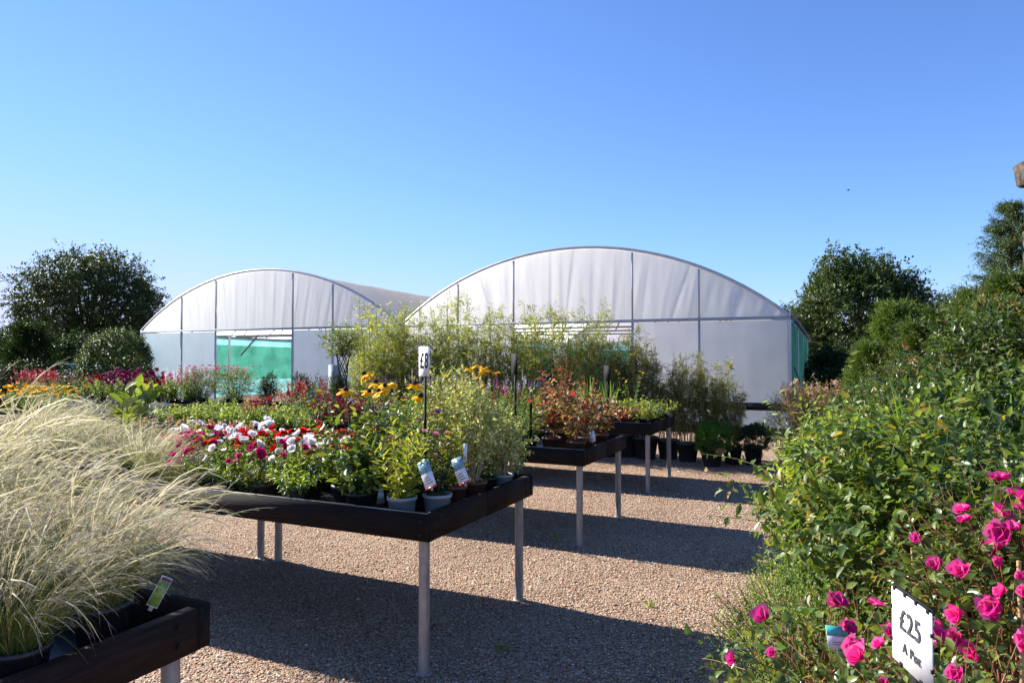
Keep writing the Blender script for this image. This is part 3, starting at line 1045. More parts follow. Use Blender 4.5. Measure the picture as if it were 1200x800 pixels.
# --- second bench row
nand = recipe('nan', leafy, 70, 12, .55, .5, 22, .08, .5, .12, 'autumn', 'stem_red', grav=.3, s0=.22, r0=.003, out=1.0, hv=.4)
nand2 = recipe('nan2', leafy, 71, 12, .45, .55, 22, .072, .5, .12, 'autumn2', 'stem_red', grav=.3, s0=.2, r0=.003, out=1.0, hv=.4)
for k_, (t, w, s, m_, lb) in enumerate(((.14, .2, 1.0, nand2, 'bronze and orange leaved plant on the near corner of the middle bench'),
                                    (.16, .55, 1.0, nand, 'red leaved plant on the right edge of the middle bench'),
                                    (.15, .95, .9, nand2, 'bronze leaved plant at the far right corner of the middle bench'),
                                    (.42, .3, 1.05, nand, 'scarlet and orange leaved plant left of the bronze corner plant'),
                                    (.5, .75, 1.15, nand, 'tall red leaved plant with one long arching shoot, middle bench'),
                                    (.4, 1.1, 1.05, nand2, 'orange leaved plant at the back of the middle bench'))):
    put('autumn_shrub', lb, 'shrub', m_, 2, t, w, PB, 'red and orange leaved shrubs', s)
sal = {}
for nm, mat in (('violet', 'p_violet'), ('crimson', 'p_crimson'), ('coral', 'p_coral'), ('white', 'p_white')):
    sal[nm] = recipe(('sal', nm), spiky, 80 + len(nm), 12, mat, .14, .011, n=18, H=.42, spread=.45, per=20, L=.05, Wr=.3, leaf='leaf' if nm != 'coral' else 'leaf_lt')
seqs = [(.72, .2, 'green'), (.98, .2, 'coral'), (1.24, .2, 'green'), (1.5, .22, 'coral'), (1.76, .22, 'green'), (2.05, .22, 'green'),
        (.75, .55, 'green'), (1.05, .6, 'green'), (1.4, .6, 'coral'), (1.8, .6, 'green'), (2.2, .6, 'green'),
        (.7, 1.0, 'green'), (1.0, 1.05, 'green'), (1.35, 1.05, 'violet'), (1.75, 1.05, 'violet'), (2.2, 1.05, 'green')]
for i, (t, w, c) in enumerate(seqs):
    row = 0 if w < .4 else (1 if w < .8 else 2)
    j = i - [0, 6, 11][row]
    put('sage', f'green plant {"without spikes" if c == "green" else "with " + c + " spikes"}, {ORD[j]} from right in {["front", "centre", "back"][row]} row, middle bench', 'flowering plant', sal[c] if c != 'green' else recipe('pg%d' % (i % 2), leafy, 66 + i % 2, 20, .42, .5, 20, .05, .38, .12, 'leaf' if i % 2 else 'leaf_lt'), 2, t, w, PK,
        'green plants with flower spikes', random.uniform(.85, 1.1))
put('black_eyed_daisy', 'smaller cluster of orange daisies beyond the cream leaved shrub, right of the £8 sign', 'flowering plant', recipe('rud3', rudbeckia, 27, 8, .62, .10, .2), 2, 1.2, .42, PK, group='orange daisies', scale=1.1)
wine = recipe('wine', leafy, 84, 24, .26, .6, 18, .05, .35, .1, 'wine', 'stem_red')
for t, w, lb in ((2.75, .25, 'dark wine red leaved plant behind the scarlet flowers, right one'), (3.05, .3, 'dark wine red leaved plant behind the scarlet flowers, left one'),
                 (2.5, .4, 'dark wine leaved plant just left of the large orange daisies'), (2.9, .7, 'dark wine leaved plant in the second row behind the scarlet flowers')):
    put('wine_leaf_plant', lb, 'plant', wine, 2, t, w, PK, 'dark wine red plants', 1.45)
crim = recipe('crim', spiky, 86, 40, 'p_crimson', .14, .018, n=26, H=.33, spread=.6, per=14, L=.045, leaf='leaf')
put('plume_flower', 'crimson feathery plumes above golden leaves in front of the tunnel doorway', 'flowering plant', crim, 2, 3.75, .75, PK, scale=1.15)
put('plume_flower', 'smaller crimson feathery plumes just left of the dark wine plants', 'flowering plant', crim, 2, 4.1, .35, PK, scale=.85)
char = recipe('char', leafy, 88, 22, .24, .9, 12, .085, .45, .12, 'chart', base_r=.05, grav=.3)
i = 0
for row, w in enumerate((.22, .6, 1.0)):
    for j in range(7):
        t = 3.35 + j * .36 + row * .1
        put('golden_foliage_plant', f'low yellow green plant, {ORD[j]} from right, {["front", "middle", "back"][row]} row behind white flowers', 'plant', char if (j + row) % 3 else recipe('lt3', leafy, 89, 22, .24, .7, 16, .05, .4, .12, 'leaf_lt'), 2, t, w, PK,
            'low yellow green plants', random.uniform(.85, 1.05))
for j in range(6):
    t = 7.75 + j * .25
    y = j % 2
    put('coreopsis', f'golden yellow bedding flower, {ORD[j]} from right at the left photo edge', 'flowering plant',
        recipe(('cor', y), bloomy, 92 + y, 16, 'p_lemon' if y else 'p_yellow', .05, 7, .9, 1, dict(n=20, H=.34, spread=.6, per=18, L=.05, leaf='leaf_lt' if y else 'leaf')), 2, t, .3 + .25 * y, PK, 'golden yellow bedding plants', 1.1)
for j in range(5):
    put('perennial', f'small silvery green plant, {ORD[j]} from the right at the far left of the third row', 'plant', recipe('sv1', leafy, 95, 22, .26, .7, 14, .045, .35, .12, 'silver'), 2, 5.95 + j * .4, .45, PK, 'silvery green plants')

# --- third bench row
berg = recipe('berg', leafy, 100, 22, .28, .9, 9, .075, .6, .1, 'chart', 'stem_red', grav=.4, base_r=.06)
bergr = recipe('bergr', leafy, 101, 22, .26, .9, 9, .07, .55, .1, 'autumn', 'stem_red', grav=.4, base_r=.06)
for j, (t, w, m_, c) in enumerate(((.13, .2, berg, 'yellow green leaved'), (.14, .6, berg, 'yellow green leaved'), (.14, 1.05, berg, 'yellow green leaved'), (.42, .2, bergr, 'red and orange leaved'), (.42, .65, berg, 'yellow green leaved'),
                                   (.7, .2, bergr, 'red and orange leaved'), (.75, .7, berg, 'yellow green leaved'), (.45, 1.1, berg, 'yellow green leaved'), (1.0, .25, berg, 'yellow green leaved'))):
    put('low_leafy_plant', f'{c} low plant on the rearmost bench, {ORD[j]} from its right corner', 'plant', m_, 3, t, w, PK, 'low plants on the rearmost bench', 1.0)
put('iris_plant', 'upright grey green strap leaves above the red leaved plants', 'plant', recipe('ir1', strap, 103, 26, .55, .014, 'iris', .3, .15), 3, 1.0, .6, PK, scale=1.0)
put('iris_plant', 'upright strap leaves at the back of the rearmost bench beside yellow flowers', 'plant', recipe('ir1', strap, 103), 3, .85, 1.05, PK, scale=.9)
put('yellow_spike_plant', 'thin stems with small yellow flowers on the rearmost bench', 'flowering plant', recipe('ysp', bloomy, 104, 9, 'p_lemon', .035, 5, .8, 1, dict(n=11, H=.55, spread=.25, per=8, L=.05, leaf='leaf_lt')), 3, .5, .9, PK)
put('autumn_shrub', 'tall upright red leaved shoot against the bamboo', 'shrub', recipe('nan3', leafy, 105, 6, .8, .16, 30, .05, .4, .12, 'autumn', 'stem_red', s0=.3), 3, 1.35, .5, PK, 'red and orange leaved shrubs', 1.1)
for j in range(8):
    put('sage', f'green plant, {ORD[j]} from the right on the rear bench in front of the bamboo', 'flowering plant', sal[['violet', 'white', 'crimson', 'violet'][j % 4]], 3, 1.7 + j * .42, .3 + .5 * (j % 2), PK, 'green plants with flower spikes', 1.0)
grn = recipe('grn', bush, 110, .34, .34, .26, 320, .12, 9, .03, .35, 'leaf', 'stem_green', DIAM, .42, .3, .25)
pkb = CACHE.get('x')


def rosy(seed):
    p, pts, d, rng = bush(seed, .36, .36, .28, 340, .13, 9, .032, .35, 'leaf', 'stem_green', DIAM, .44, .3, .25)
    k = rng.choice(len(pts), 60)
    k = k[np.argsort(-pts[k, -1, 2])][:16]
    p += blooms(pts[k, -1] + np.array([0, 0, .03]), np.tile([0, -.3, 1.0], (16, 1)), rng, .055, 6, .7, PETAL, 2, .8, 'p_pink')
    return p


rosyp = recipe('rosy', rosy, 111)
for j in range(4):
    put('pink_flowered_shrub', f'fine leaved shrub with small pink flowers before doorway, {ORD[j]} from right', 'shrub', rosyp, 3, 7.15 + j * .42, .35 + .25 * (j % 2), P1, 'pink flowered fine leaved shrubs', 1.0)
for j in range(6):
    t = 5.0 + j * .37
    put('small_shrub', f'small dark green shrub on the rear bench, {ORD[j]} from the right before the left tunnel', 'shrub', grn if j % 2 else recipe('grn2', bush, 112, .2, .2, .32, 260, .12, 8, .045, .4, 'leaf_dk', 'twig', LEAF, .5, .3, .3), 3, t, .35 + .4 * (j % 2), P1, 'small shrubs on the rear bench', .8)
put('silver_plant', 'silvery white leaved plant beside the woven stemmed tree', 'plant', recipe('sil', leafy, 114, 24, .4, .5, 20, .05, .25, .12, 'silver'), 3, 5.5, .2, PK, scale=1.1)
put('yellow_spike_plant', 'yellow flowered plant beside the dark wine plants', 'flowering plant', recipe('ysp2', bloomy, 115, 10, 'p_yellow', .05, 6, .8, 1, dict(n=11, H=.34, spread=.35, per=14, L=.05, leaf='leaf_lt')), 2, 2.45, .95, PK)
whsp = recipe('wsp', spiky, 118, 14, 'p_white', .2, .018, n=18, H=.42, spread=.35, per=24, L=.07, Wr=.3, leaf='leaf_lt')
pksp = recipe('psp', spiky, 119, 16, 'p_magenta', .12, .018, n=18, H=.42, spread=.35, per=24, L=.07, Wr=.3, leaf='leaf_lt')
for j in range(4):
    c = j % 2 == 1
    put('spire_flower', f'green plant with {"white" if c else "pink"} flower spires, {ORD[j]} from the right beside the purple pompons', 'flowering plant', whsp if c else pksp, 3, 8.25 + j * .2, .25 + .25 * (j % 2), PK, 'spire flowers before the left tunnel', 1.0)
dah = recipe('dah', pommy, 121, 14, 'p_purple', .075, .10, n=20, H=.40, spread=.45, per=22, L=.06, leaf='leaf')
dah2 = recipe('dah2', pommy, 122, 10, 'p_crimson', .06, .08, n=20, H=.38, spread=.45, per=22, L=.06, leaf='leaf_lt')
for j in range(7):
    put('pompon_flower', f'green plant with round wine red flower heads, {ORD[j]} from the right below the round bush', 'flowering plant', dah if j % 3 else dah2, 3, 9.1 + j * .24, .22 + .28 * (j % 2), PK, 'wine red pompon flowers', 1.0)
for j in range(4):
    put('plume_flower', f'bright red feathery plumes at the left photo edge, {ORD[j]} from the right', 'flowering plant', crim, 3, 12.35 + j * .3, .3 + .3 * (j % 2), PK, 'crimson plumes at far left', 1.15)
for j in range(7):
    put('perennial', f'loose plant with small mixed flowers, {ORD[j]} from the right behind the wine red pompons', 'flowering plant',
        recipe(('mx', j % 3), bloomy, 130 + j % 3, 9, ['p_pink', 'p_violet', 'p_coral'][j % 3], .035, 5, .8, 1, dict(n=18, H=.42, spread=.6, per=16, L=.045, leaf='leaf')), 3, 10.75 + j * .27, .45 + .4 * (j % 2), PK, 'loose mixed bedding behind the pompons', 1.0)

# ------------------------------------------------------------------ signs and labels
def text_mesh(s, size, mat, bold=0.0, squeeze=1.0):
    cu = bpy.data.curves.new('lettering', 'FONT')
    cu.body = s
    cu.size = size
    cu.align_x = 'CENTER'
    cu.space_character = 1.12
    cu.align_y = 'CENTER'
    tmp = bpy.data.objects.new('tmp', cu)
    COL.objects.link(tmp)
    dg = bpy.context.evaluated_depsgraph_get()
    me0 = bpy.data.meshes.new_from_object(tmp.evaluated_get(dg))
    bpy.data.objects.remove(tmp)
    co_ = np.array([tuple(v.co) for v in me0.vertices])
    g = Geo()
    # the strokes are thickened with a few slightly shifted layers
    for q_, (dx, dz) in enumerate(((0, 0), (-1, 0), (1, 0), (0, .7), (0, -.7))):
        v_ = np.stack([co_[:, 0] * squeeze + dx * bold, np.full(len(co_), -.0003 * q_), co_[:, 1] + dz * bold], 1)
        for p in me0.polygons:
            vs = list(p.vertices)
            for a_ in range(1, len(vs) - 1):
                g.add(v_[[vs[0], vs[a_], vs[a_ + 1]]], [(0, 1, 2)])
    return g.mesh('lettering', mat)


def card_mesh(w, h, th=.002, notch=.004):
    """Laminated card in a clip frame with small lugs round the edge."""
    g = Geo()
    box(g, (-w / 2, 0, 0), (w / 2, th, h))
    return g.mesh('card', 'white_card')


def price_sign(name, label, loc, rot, w, h, lines, post_h, tilt=0.0):
    o = thing(name, label, 'sign', loc, rot)
    g = Geo()
    box(g, (-.011, .004, -post_h), (.011, .012, h * .75))
    mobj('post', g.mesh('post', 'black_plastic'), o)
    c = mobj('card', card_mesh(w, h), o)
    g = Geo()
    box(g, (-w / 2 - .001, .0025, h - .004), (w / 2 + .001, .0055, h + .006))
    mobj('top_rail', g.mesh('top_rail', 'black_plastic'), c)
    spots_ = [(x * w, h - .004, .004, .007) for x in np.linspace(-.42, .42, 4)] + [(sg * w / 2, z * h, .002, .007) for sg in (-1, 1) for z in (.25, .7)] + [(x * w, -.002, .005, .008) for x in (-.25, .25)]
    for x, z, hx, hz in spots_:
        g = Geo()
        box(g, (x - hx, -.002, z), (x + hx, .0024, z + hz))
        mobj('clip', g.mesh('clip', 'black_plastic'), c)
    for s, size, z, mat, bold, sq, x in lines:
        me = text_mesh(s, size, mat, bold, sq)
        mobj('lettering', me, c, (x, -.0012, z * h))
    return o


price_sign('price_sign', 'white £8 price card on a black post among the orange daisies', at(497, 441, 4.1), rad(-58), .15, .18,
           [('£8', .13, .5, 'ink', .0025, .85, 0)], .60)
p1 = np.array([.766, 1.40, 0])
p2 = np.array([.753, 1.247, 0])
mid = (p1 + p2) / 2
ang = math.atan2(p2[1] - p1[1], p2[0] - p1[0])
price_sign('price_sign', 'white £25 A Pot price card among the magenta roses', (mid[0], mid[1], 1.047), ang, .154, .142,
           [('£25', .056, .63, 'ink_grey', .0019, .92, -.002), ('A Pot', .027, .27, 'ink_grey', .0008, 1.0, .004)], 1.04)


def tag_mesh(w, h, photo, foot, lines=3):
    g = Geo()
    box(g, (-w / 2, 0, 0), (w / 2, .001, h), 0)
    if photo == 'tag_green':
        box(g, (-w * .46, -.0008, h * .03), (w * .46, -.0002, h * .86), 1)
        box(g, (-w * .46, -.0008, h * .87), (w * .46, -.0002, h * .97), 2)
    elif photo:
        box(g, (-w / 2, -.0008, h * .55), (w / 2, -.0002, h * 1.0), 1)
    if foot and photo != 'tag_green':
        box(g, (-w / 2, -.0008, 0), (w / 2, -.0002, h * .06), 2)
    for i in range(lines):
        box(g, (-w * .28, -.0008, h * (.18 + .1 * i)), (w * (.28 - .08 * i), -.0002, h * (.205 + .1 * i)), 3)
    return g.mesh('label_card', ['tag_white', photo or 'tag_white', foot or 'tag_white', 'ink_grey'])


def tag(label, pos, w, h, rotz, lean, roll, photo=None, foot=None, lines=3, stick=.012, mat=None):
    o = thing('plant_label', label, 'plant label', pos, 0)
    o.rotation_euler = (lean, roll, rotz)
    me = tag_mesh(w, h, photo, foot, lines)
    mobj('label_card', me, o)
    g = Geo()
    box(g, (-.006, .0015, -stick), (.006, .003, h * .4))
    mobj('stake', g.mesh('stake', 'pot_grey'), o)
    return o


tag('printed label with blue photo top leaning in the nearest grey pot', at(506, 571, 3.60), .065, .155, rad(-10), rad(-20), rad(-27), 'tag_blue', 'tag_red')
tag('printed label with blue photo top leaning in the brown pot behind the grey pots', at(545, 566, 3.78), .065, .155, rad(-10), rad(-20), rad(-27), 'tag_blue', 'tag_red')
tag('thin white label seen almost edge on at the far corner of the foreground bench', at(608, 543, 4.75), .05, .14, rad(62), rad(-10), rad(-22), None, None, 0)
tag('pale hanging label strip on the cream leaved shrub', at(545, 541, 4.0), .022, .11, rad(5), rad(4), rad(2), None, None, 2, .01)
tag('green picture label with dark red top stuck in the corner feather grass pot', at(181, 708, 2.02), .032, .088, rad(10), rad(-12), rad(26), 'tag_green', 'tag_plum', 0)
tag('small white label on the corner plants of the middle bench', at(694, 517, 6.3), .06, .10, rad(-20), rad(-10), rad(-10), None, None, 2)
tag('teal and white picture label lying among the low magenta roses', at(980, 757, 1.92), .065, .06, rad(8), rad(-25), rad(8), 'tag_teal', None, 2, .03)
for lb, p in (('dark sign post with its board seen edge on above the spiky green plants', (604, 414, 6.7)), ('thin black post between the red leaved plants', (622, 455, 6.5)),
              ('black sign post beside the upright strap leaves', (712, 428, 8.9))):
    q = at(*p)
    o = thing('sign_post', lb, 'sign post', (q[0], q[1], PZ - .02), rad(-70))
    g = Geo()
    hh = q[2] - PZ + .02
    box(g, (-.014, -.008, 0), (.014, .008, hh))
    mobj('post', g.mesh('post', 'black_plastic'), o)
    if p[0] != 622:
        g = Geo()
        box(g, (-.08, -.014, hh - .2), (.08, -.0085, hh + .0))
        mobj('board', g.mesh('board', 'black_plastic'), o)

# ------------------------------------------------------------------ bamboo row and fence
BR = 'potted bamboos along the black fence'
PBIG = (.19, .32, 'pot_black', 'soil')
bam = [recipe(('bam', i), bamboo, 140 + i, 2.02, 20, 165, .18, 'bamboo', .12, .085, .30, 24) for i in range(3)]
bamd = [recipe(('bamd', i), bamboo, 150 + i, 1.4, 26, 120, .14, 'bamboo_dk', .22, .07, .17, 24) for i in range(2)]
row = []
nb = 0
for j in range(12):
    t = 1.9 + j * .41
    row.append((t, 2.75 + .25 * (j % 2), random.uniform(.98, 1.16), bam[j % 3], 'pale green bamboo'))
for j in range(7):
    t = 1.45 - j * .34
    row.append((t, 2.8 + .15 * (j % 2), [1.2, 1.25, 1.12, .98, .92, 1.0, .78][j], bamd[j % 2], 'olive bamboo'))
cnt = {}
for t, w, s, m_, c in row:
    cnt[c] = cnt.get(c, 0) + 1
    lb = f'{c} clump, {ORD[cnt[c] - 1]} ' + ('from the right end of the pale group' if c[0] == 'p' else 'from the pale group towards the open rail')
    plant('bamboo', lb, 'bamboo', m_, W(3, t, w), PBIG, BR, s)
plant('bamboo', 'tallest sparse bamboo rising alone above the tunnel eave', 'bamboo', recipe('bamt', bamboo, 160, 2.5, 5, 110, .11, 'bamboo', .35), W(3, 1.95, 2.6), PBIG, BR, 1.05)
plant('bamboo', 'sparse tall bamboo beside the left tunnel corner', 'bamboo', recipe('bamt2', bamboo, 161, 2.0, 5, 110, .14, 'bamboo', .35), W(3, 5.9, 2.4), PBIG, BR, 1.05)

f0 = thing('rail_fence', 'black two rail timber fence behind the bamboo pots', 'fence', W(3, 0, 3.4), YAW)
for x in (-8.5, -6.2, -3.9, -1.6, .2, 2.2, 4.1):
    g = Geo()
    box(g, (x - .07, -.07, 0), (x + .07, .07, 1.0))
    mobj('post', g.mesh('post', 'fence'), f0)
for z in (.40, .80):
    g = Geo()
    box(g, (-8.6, -.115, z), (4.2, -.072, z + .12))
    mobj('rail', g.mesh('rail', 'fence'), f0)

PM = (.17, .34, 'pot_black', 'soil')
q = gp(834, 10.45)
plant('dwarf_pine', 'bright green mounded pine in black pot in front of the fence', 'potted shrub', recipe('pin', pine_mound, 170, .29, 'bright_needle', 420, .44), q, PM, 'potted mounded pines', .95)
q = gp(882, 10.6)
plant('dwarf_pine', 'dull bluish mounded pine in the pot right of the bright green one', 'potted shrub', recipe('pin2', pine_mound, 171, .34, 'blue_needle', 420, .46), q, PM, 'potted mounded pines', .85)
o = thing('pot_tag', 'round tan paper tag hanging on the bright pine pot', 'tag', at(844, 528, 10.25), rad(10))
g = Geo()
cyl(g, (0, 0, 0), (0, .01, 0), .07, n=16)
mobj('tag_disc', g.mesh('tag_disc', 'dry'), o).scale = (1.3, 1, .7)
con = recipe('con', bush, 173, .30, .30, .55, 700, .12, 12, .03, .3, 'leaf_dk', 'twig', DIAM, .72, .5, .2, up=.8)
plant('dark_conifer', 'dark green upright conifer in pot right of the open fence rail', 'potted shrub', con, gp(927, 9.0), PM, None, 1.0)
plant('dark_conifer', 'dark green conifer partly hidden behind the leafy shrub tips', 'potted shrub', con, gp(962, 8.8), PM, None, .95)


def dried(seed):
    p, pts, d, rng = bush(seed, .25, .25, .3, 240, .14, 7, .05, .45, 'autumn2', 'stem_pale', LEAF, .95, .4, .3)
    g = Geo()
    k = rng.choice(len(pts), 60)
    for j in range(18):
        D = rdir(60, rng, .2)
        g.add2(*inst(DIAM, pts[k, -1] + D * .015, D, rdir(60, rng), .03, .022))
    p.append(('blossom', g.mesh('blossom', 'dry')))
    return p


dr = recipe('dried', dried, 175)
plant('dried_flower_shrub', 'shrub with papery pinkish brown flower heads against the green netting', 'shrub', dr, gp(938, 9.9), PM, None, 1.0)
plant('dried_flower_shrub', 'shrub with papery brown flower heads just right of the green netting', 'shrub', dr, gp(973, 9.3), PM, None, 1.0)

# ------------------------------------------------------------------ right-hand planting
medium = recipe('med', bush, 180, .56, .56, .62, 950, .22, 9, .085, .42, 'leaf', 'stem_green', LEAF, .82, .4, .35, 14, out=.85, shoots=26)
medium_l = recipe('med2', bush, 181, .5, .5, .55, 750, .26, 10, .075, .40, 'leaf_lt', 'stem_red', LEAF, .75, .4, .35, 14, out=.85, shoots=22)
gloss = recipe('glo', bush, 182, .5, .5, .6, 800, .20, 9, .075, .5, 'leaf_gloss', 'stem_green', LEAF, .8, .45, .35, 14, shoots=22)
PL = (.2, .3, 'pot_black', 'soil')
plant('leafy_shrub', 'large bushy mid green shrub at the gravel edge, right of the shadows', 'shrub', medium, gp(1056, 3.2), PL, None, .93)
plant('leafy_shrub', 'light green shrub with red stems reaching over the gravel by the dark conifers', 'shrub', medium_l, gp(990, 4.7), PL, None, .92)
plant('leafy_shrub', 'yellowish green shrub in front of the strap leaves', 'shrub', medium_l, gp(1060, 4.4), PL, None, .84)
plant('glossy_shrub', 'glossy leaved climber between the big green shrub and the roses', 'shrub', gloss, gp(1105, 3.0), PL, None, .86)
plant('glossy_shrub', 'glossy leaved shrub with long shoots at the right photo edge above the roses', 'shrub', gloss, gp(1205, 3.7), PL, None, 1.08)
plant('leafy_shrub', 'green shrub under the roses at the right photo edge', 'shrub', medium, gp(1185, 2.7), PL, None, .82)
plant('heather', 'soft lime green heather at the foot of the big green shrub', 'plant', recipe('hea', bush, 184, .24, .24, .26, 900, .09, 14, .014, .3, 'heath', 'stem_green', DIAM, .26, .5, .2, up=.8), gp(941, 3.1), None, None, 1.5)


def rose(seed, rx, rz, zc, nf, twigs=500, wy=1.0, wz=.6):
    p, pts, d, rng = bush(seed, rx, rx, rz, twigs, .2, 6, .05, .55, 'leaf_gloss', 'stem_red', LEAF, zc, .35, .35, 14, tr=.002)
    k = np.argsort(pts[:, -1, 1] * wy - pts[:, -1, 2] * wz + rng.uniform(0, .45, len(pts)))[:nf]
    C = pts[k, -1] + np.array([0, -.03, .01]) + rng.normal(size=(nf, 3)) * .02
    N = nrm(C - np.array([0, 0, zc])) + np.array([-.2, -.3, .3]) + rng.normal(size=(nf, 3)) * .4
    p += blooms(C, N, rng, rng.uniform(.028, .068, nf), 5, .66, PETAL, 2, .95, 'p_rose')
    return p


plant('rose_bush', 'bush of magenta roses at the right photo edge behind the £25 sign', 'rose', recipe('rose', rose, 190, .36, .34, .90, 95), gp(1180, 2.2), PL, 'magenta roses', 1.0, rot=0)
plant('rose_bush', 'low sprawling magenta rose at the bottom of the photo beside the teal label', 'rose', recipe('rose2', rose, 191, .34, .14, .68, 24, 260, .25, 1.0), gp(985, 2.05), PL, 'magenta roses', 1.0, rot=.3)
plant('rose_bush', 'magenta rose directly around the £25 sign', 'rose', recipe('rose3', rose, 192, .26, .22, .72, 16, 260, .3, .8), (1.04, 1.66, 0), PL, 'magenta roses', .95, rot=-.3)
for lb, a_, b_ in (('bamboo cane standing among the roses at the right photo edge', at(1196, 790, 1.9), at(1190, 655, 1.95)),
                   ('pale bamboo cane rising between the glossy climber and the roses', at(1079, 760, 2.6), at(1066, 640, 2.65))):
    o = thing('cane', lb, 'cane', (a_[0], a_[1], 0))
    g = Geo()
    cyl(g, (0, 0, 0), tuple(b_ - np.array([a_[0], a_[1], 0])), .008, .006, 7)
    for z in (.3, .6, .9):
        lathe(g, [(.0075, z * .98), (.0105, z), (.0075, z * 1.02)], 8)
    mobj('cane_stem', g.mesh('cane_stem', 'cane', True), o)
o = thing('stake', 'short sawn timber stake among the strap leaves', 'stake', (at(1088, 500, 4.1)[0], 4.1, 0))
g = Geo()
cyl(g, (0, 0, 0), (.01, 0, 1.37), .022, .018, 8)
mobj('stake_post', g.mesh('stake_post', 'cane', True), o)
irr = recipe('irr', strap, 193, 110, .75, .011, 'iris', .5, .6, .3, .14)
for j, (px, d_, lb) in enumerate(((1092, 4.05, 'clump of arching green strap leaves behind the timber stake'), (1128, 4.15, 'clump of arching strap leaves in the middle of three'), (1163, 4.25, 'clump of arching strap leaves furthest right'))):
    plant('strap_leaf_plant', lb, 'plant', irr, gp(px, d_), PL, 'arching strap leaved plants', 1.38)
# laurel / photinia shrubs
lau = recipe('lau', bush, 195, .85, .85, .85, 1500, .24, 11, .085, .4, 'leaf_hedge', 'twig', LEAF, 1.1, .5, .35, 16)
lau2 = recipe('lau2', bush, 196, .8, .8, .8, 1300, .24, 11, .075, .4, 'leaf_hedge', 'twig', LEAF, 1.05, .5, .35, 16)


def photinia(seed):
    p, pts, d, rng = bush(seed, .85, .85, .85, 1400, .24, 10, .08, .38, 'leaf_hedge', 'twig', LEAF, 1.1, .5, .35, 16)
    k = np.argsort(-(pts[:, -1, 2] + rng.uniform(0, .5, len(pts))))[:55]
    g = Geo()
    g.add2(*leaves_on(pts[k] + np.array([0, 0, .06]), d[k], 6, rng, .07, .35, .5, .6, LEAF, 0))
    p.append(('young_leaves', g.mesh('young_leaves', 'autumn2')))
    return p


pho = recipe('pho', photinia, 197)
for px, d_, m_, s, lb in ((1095, 6.6, pho, .80, 'glossy evergreen with coppery young leaves behind the strap leaves'),
                          (1150, 6.9, lau, .98, 'glossy evergreen shrub below the feathery conifers'),
                          (1215, 6.4, pho, 1.08, 'glossy evergreen shrub at the right photo edge'),
                          (1020, 8.0, lau2, .66, 'matt green shrub low in front of the round tree'),
                          (1065, 8.6, lau2, .82, 'matt green shrub behind the coppery evergreen'),
                          (1185, 8.6, lau, 1.0, 'evergreen shrub in front of the spruce')):
    plant('evergreen_shrub', lb, 'shrub', m_, gp(px, d_), None, 'large evergreen shrubs', s)


# ------------------------------------------------------------------ trees
def ley_parts(seed, H, Rb, n=1500):
    rng = np.random.default_rng(seed)
    z = H * rng.uniform(0.03, 1, n) ** .9
    a = rng.uniform(0, 2 * PI, n)
    rr = Rb * (1 - (z / H) ** 1.6) * rng.uniform(.6, 1.05, n) * (1 + .15 * np.sin(a * 3 + z * 2))
    P = np.stack([rr * np.cos(a), rr * np.sin(a), z], 1)
    D = nrm(np.stack([np.cos(a), np.sin(a), np.full(n, .9)], 1) + rng.normal(size=(n, 3)) * .2)
    pts, d = curves(P, D, .45 * rng.uniform(.6, 1.2, n), 5, .2, None, .1, rng)
    g = Geo()
    g.add2(*leaves_on(pts, d, 16, rng, .13, .22, 0, .6, DIAM, .1, .4))
    fo = g.mesh('crown', 'ley')
    g = Geo()
    cyl(g, (0, 0, 0), (0, 0, H * .9), .12, .02, 8)
    return [('trunk', g.mesh('trunk', 'bark')), ('crown', fo)]


ley = [recipe(('ley', i), ley_parts, 200 + i, 3.0, .95) for i in range(2)]
for j, (px, d_, s, lb) in enumerate(((1050, 12.5, .83, 'feathery green conifer just right of the round tree base'), (1100, 12.8, .80, 'feathery conifer, second in the hedge line right of the round tree'),
                                     (1142, 12.0, .88, 'feathery conifer, third in the hedge line'), (1185, 11.5, .96, 'feathery conifer at the right photo edge below the spruce'),
                                     (1018, 12.2, .6, 'low feathery conifer in front of the round tree'), (1075, 11.6, .70, 'feathery conifer between the first and second of the hedge line'),
                                     (1165, 10.6, .80, 'feathery conifer in front of the spruce foot'), (1235, 11, .9, 'feathery conifer beyond the stone pillar'))):
    plant('hedge_conifer', lb, 'conifer', ley[j % 2], gp(px, d_), None, 'feathery hedge conifers', s)


def grow(rng, base, d0, L, r, depth, out, maxd, spread=.55, up=.15):
    pts = [base]
    d = d0
    k = 4
    for i in range(k):
        d = d + rng.normal(size=3) * .12 + np.array([0, 0, up * .3])
        d /= np.linalg.norm(d)
        pts.append(pts[-1] + d * L / k)
    pts = np.array(pts)
    out.append((pts, r, r * .6, depth))
    if depth >= maxd:
        return
    nch = rng.integers(3, 5)
    for i in range(nch):
        s = rng.uniform(.55, 1.0) if i else 1.0
        p = pts[min(k, int(s * k))]
        nd = d + rng.normal(size=3) * spread + np.array([0, 0, up])
        nd /= np.linalg.norm(nd)
        grow(rng, p, nd, L * rng.uniform(.62, .85), r * .6, depth + 1, out, maxd, spread, up)


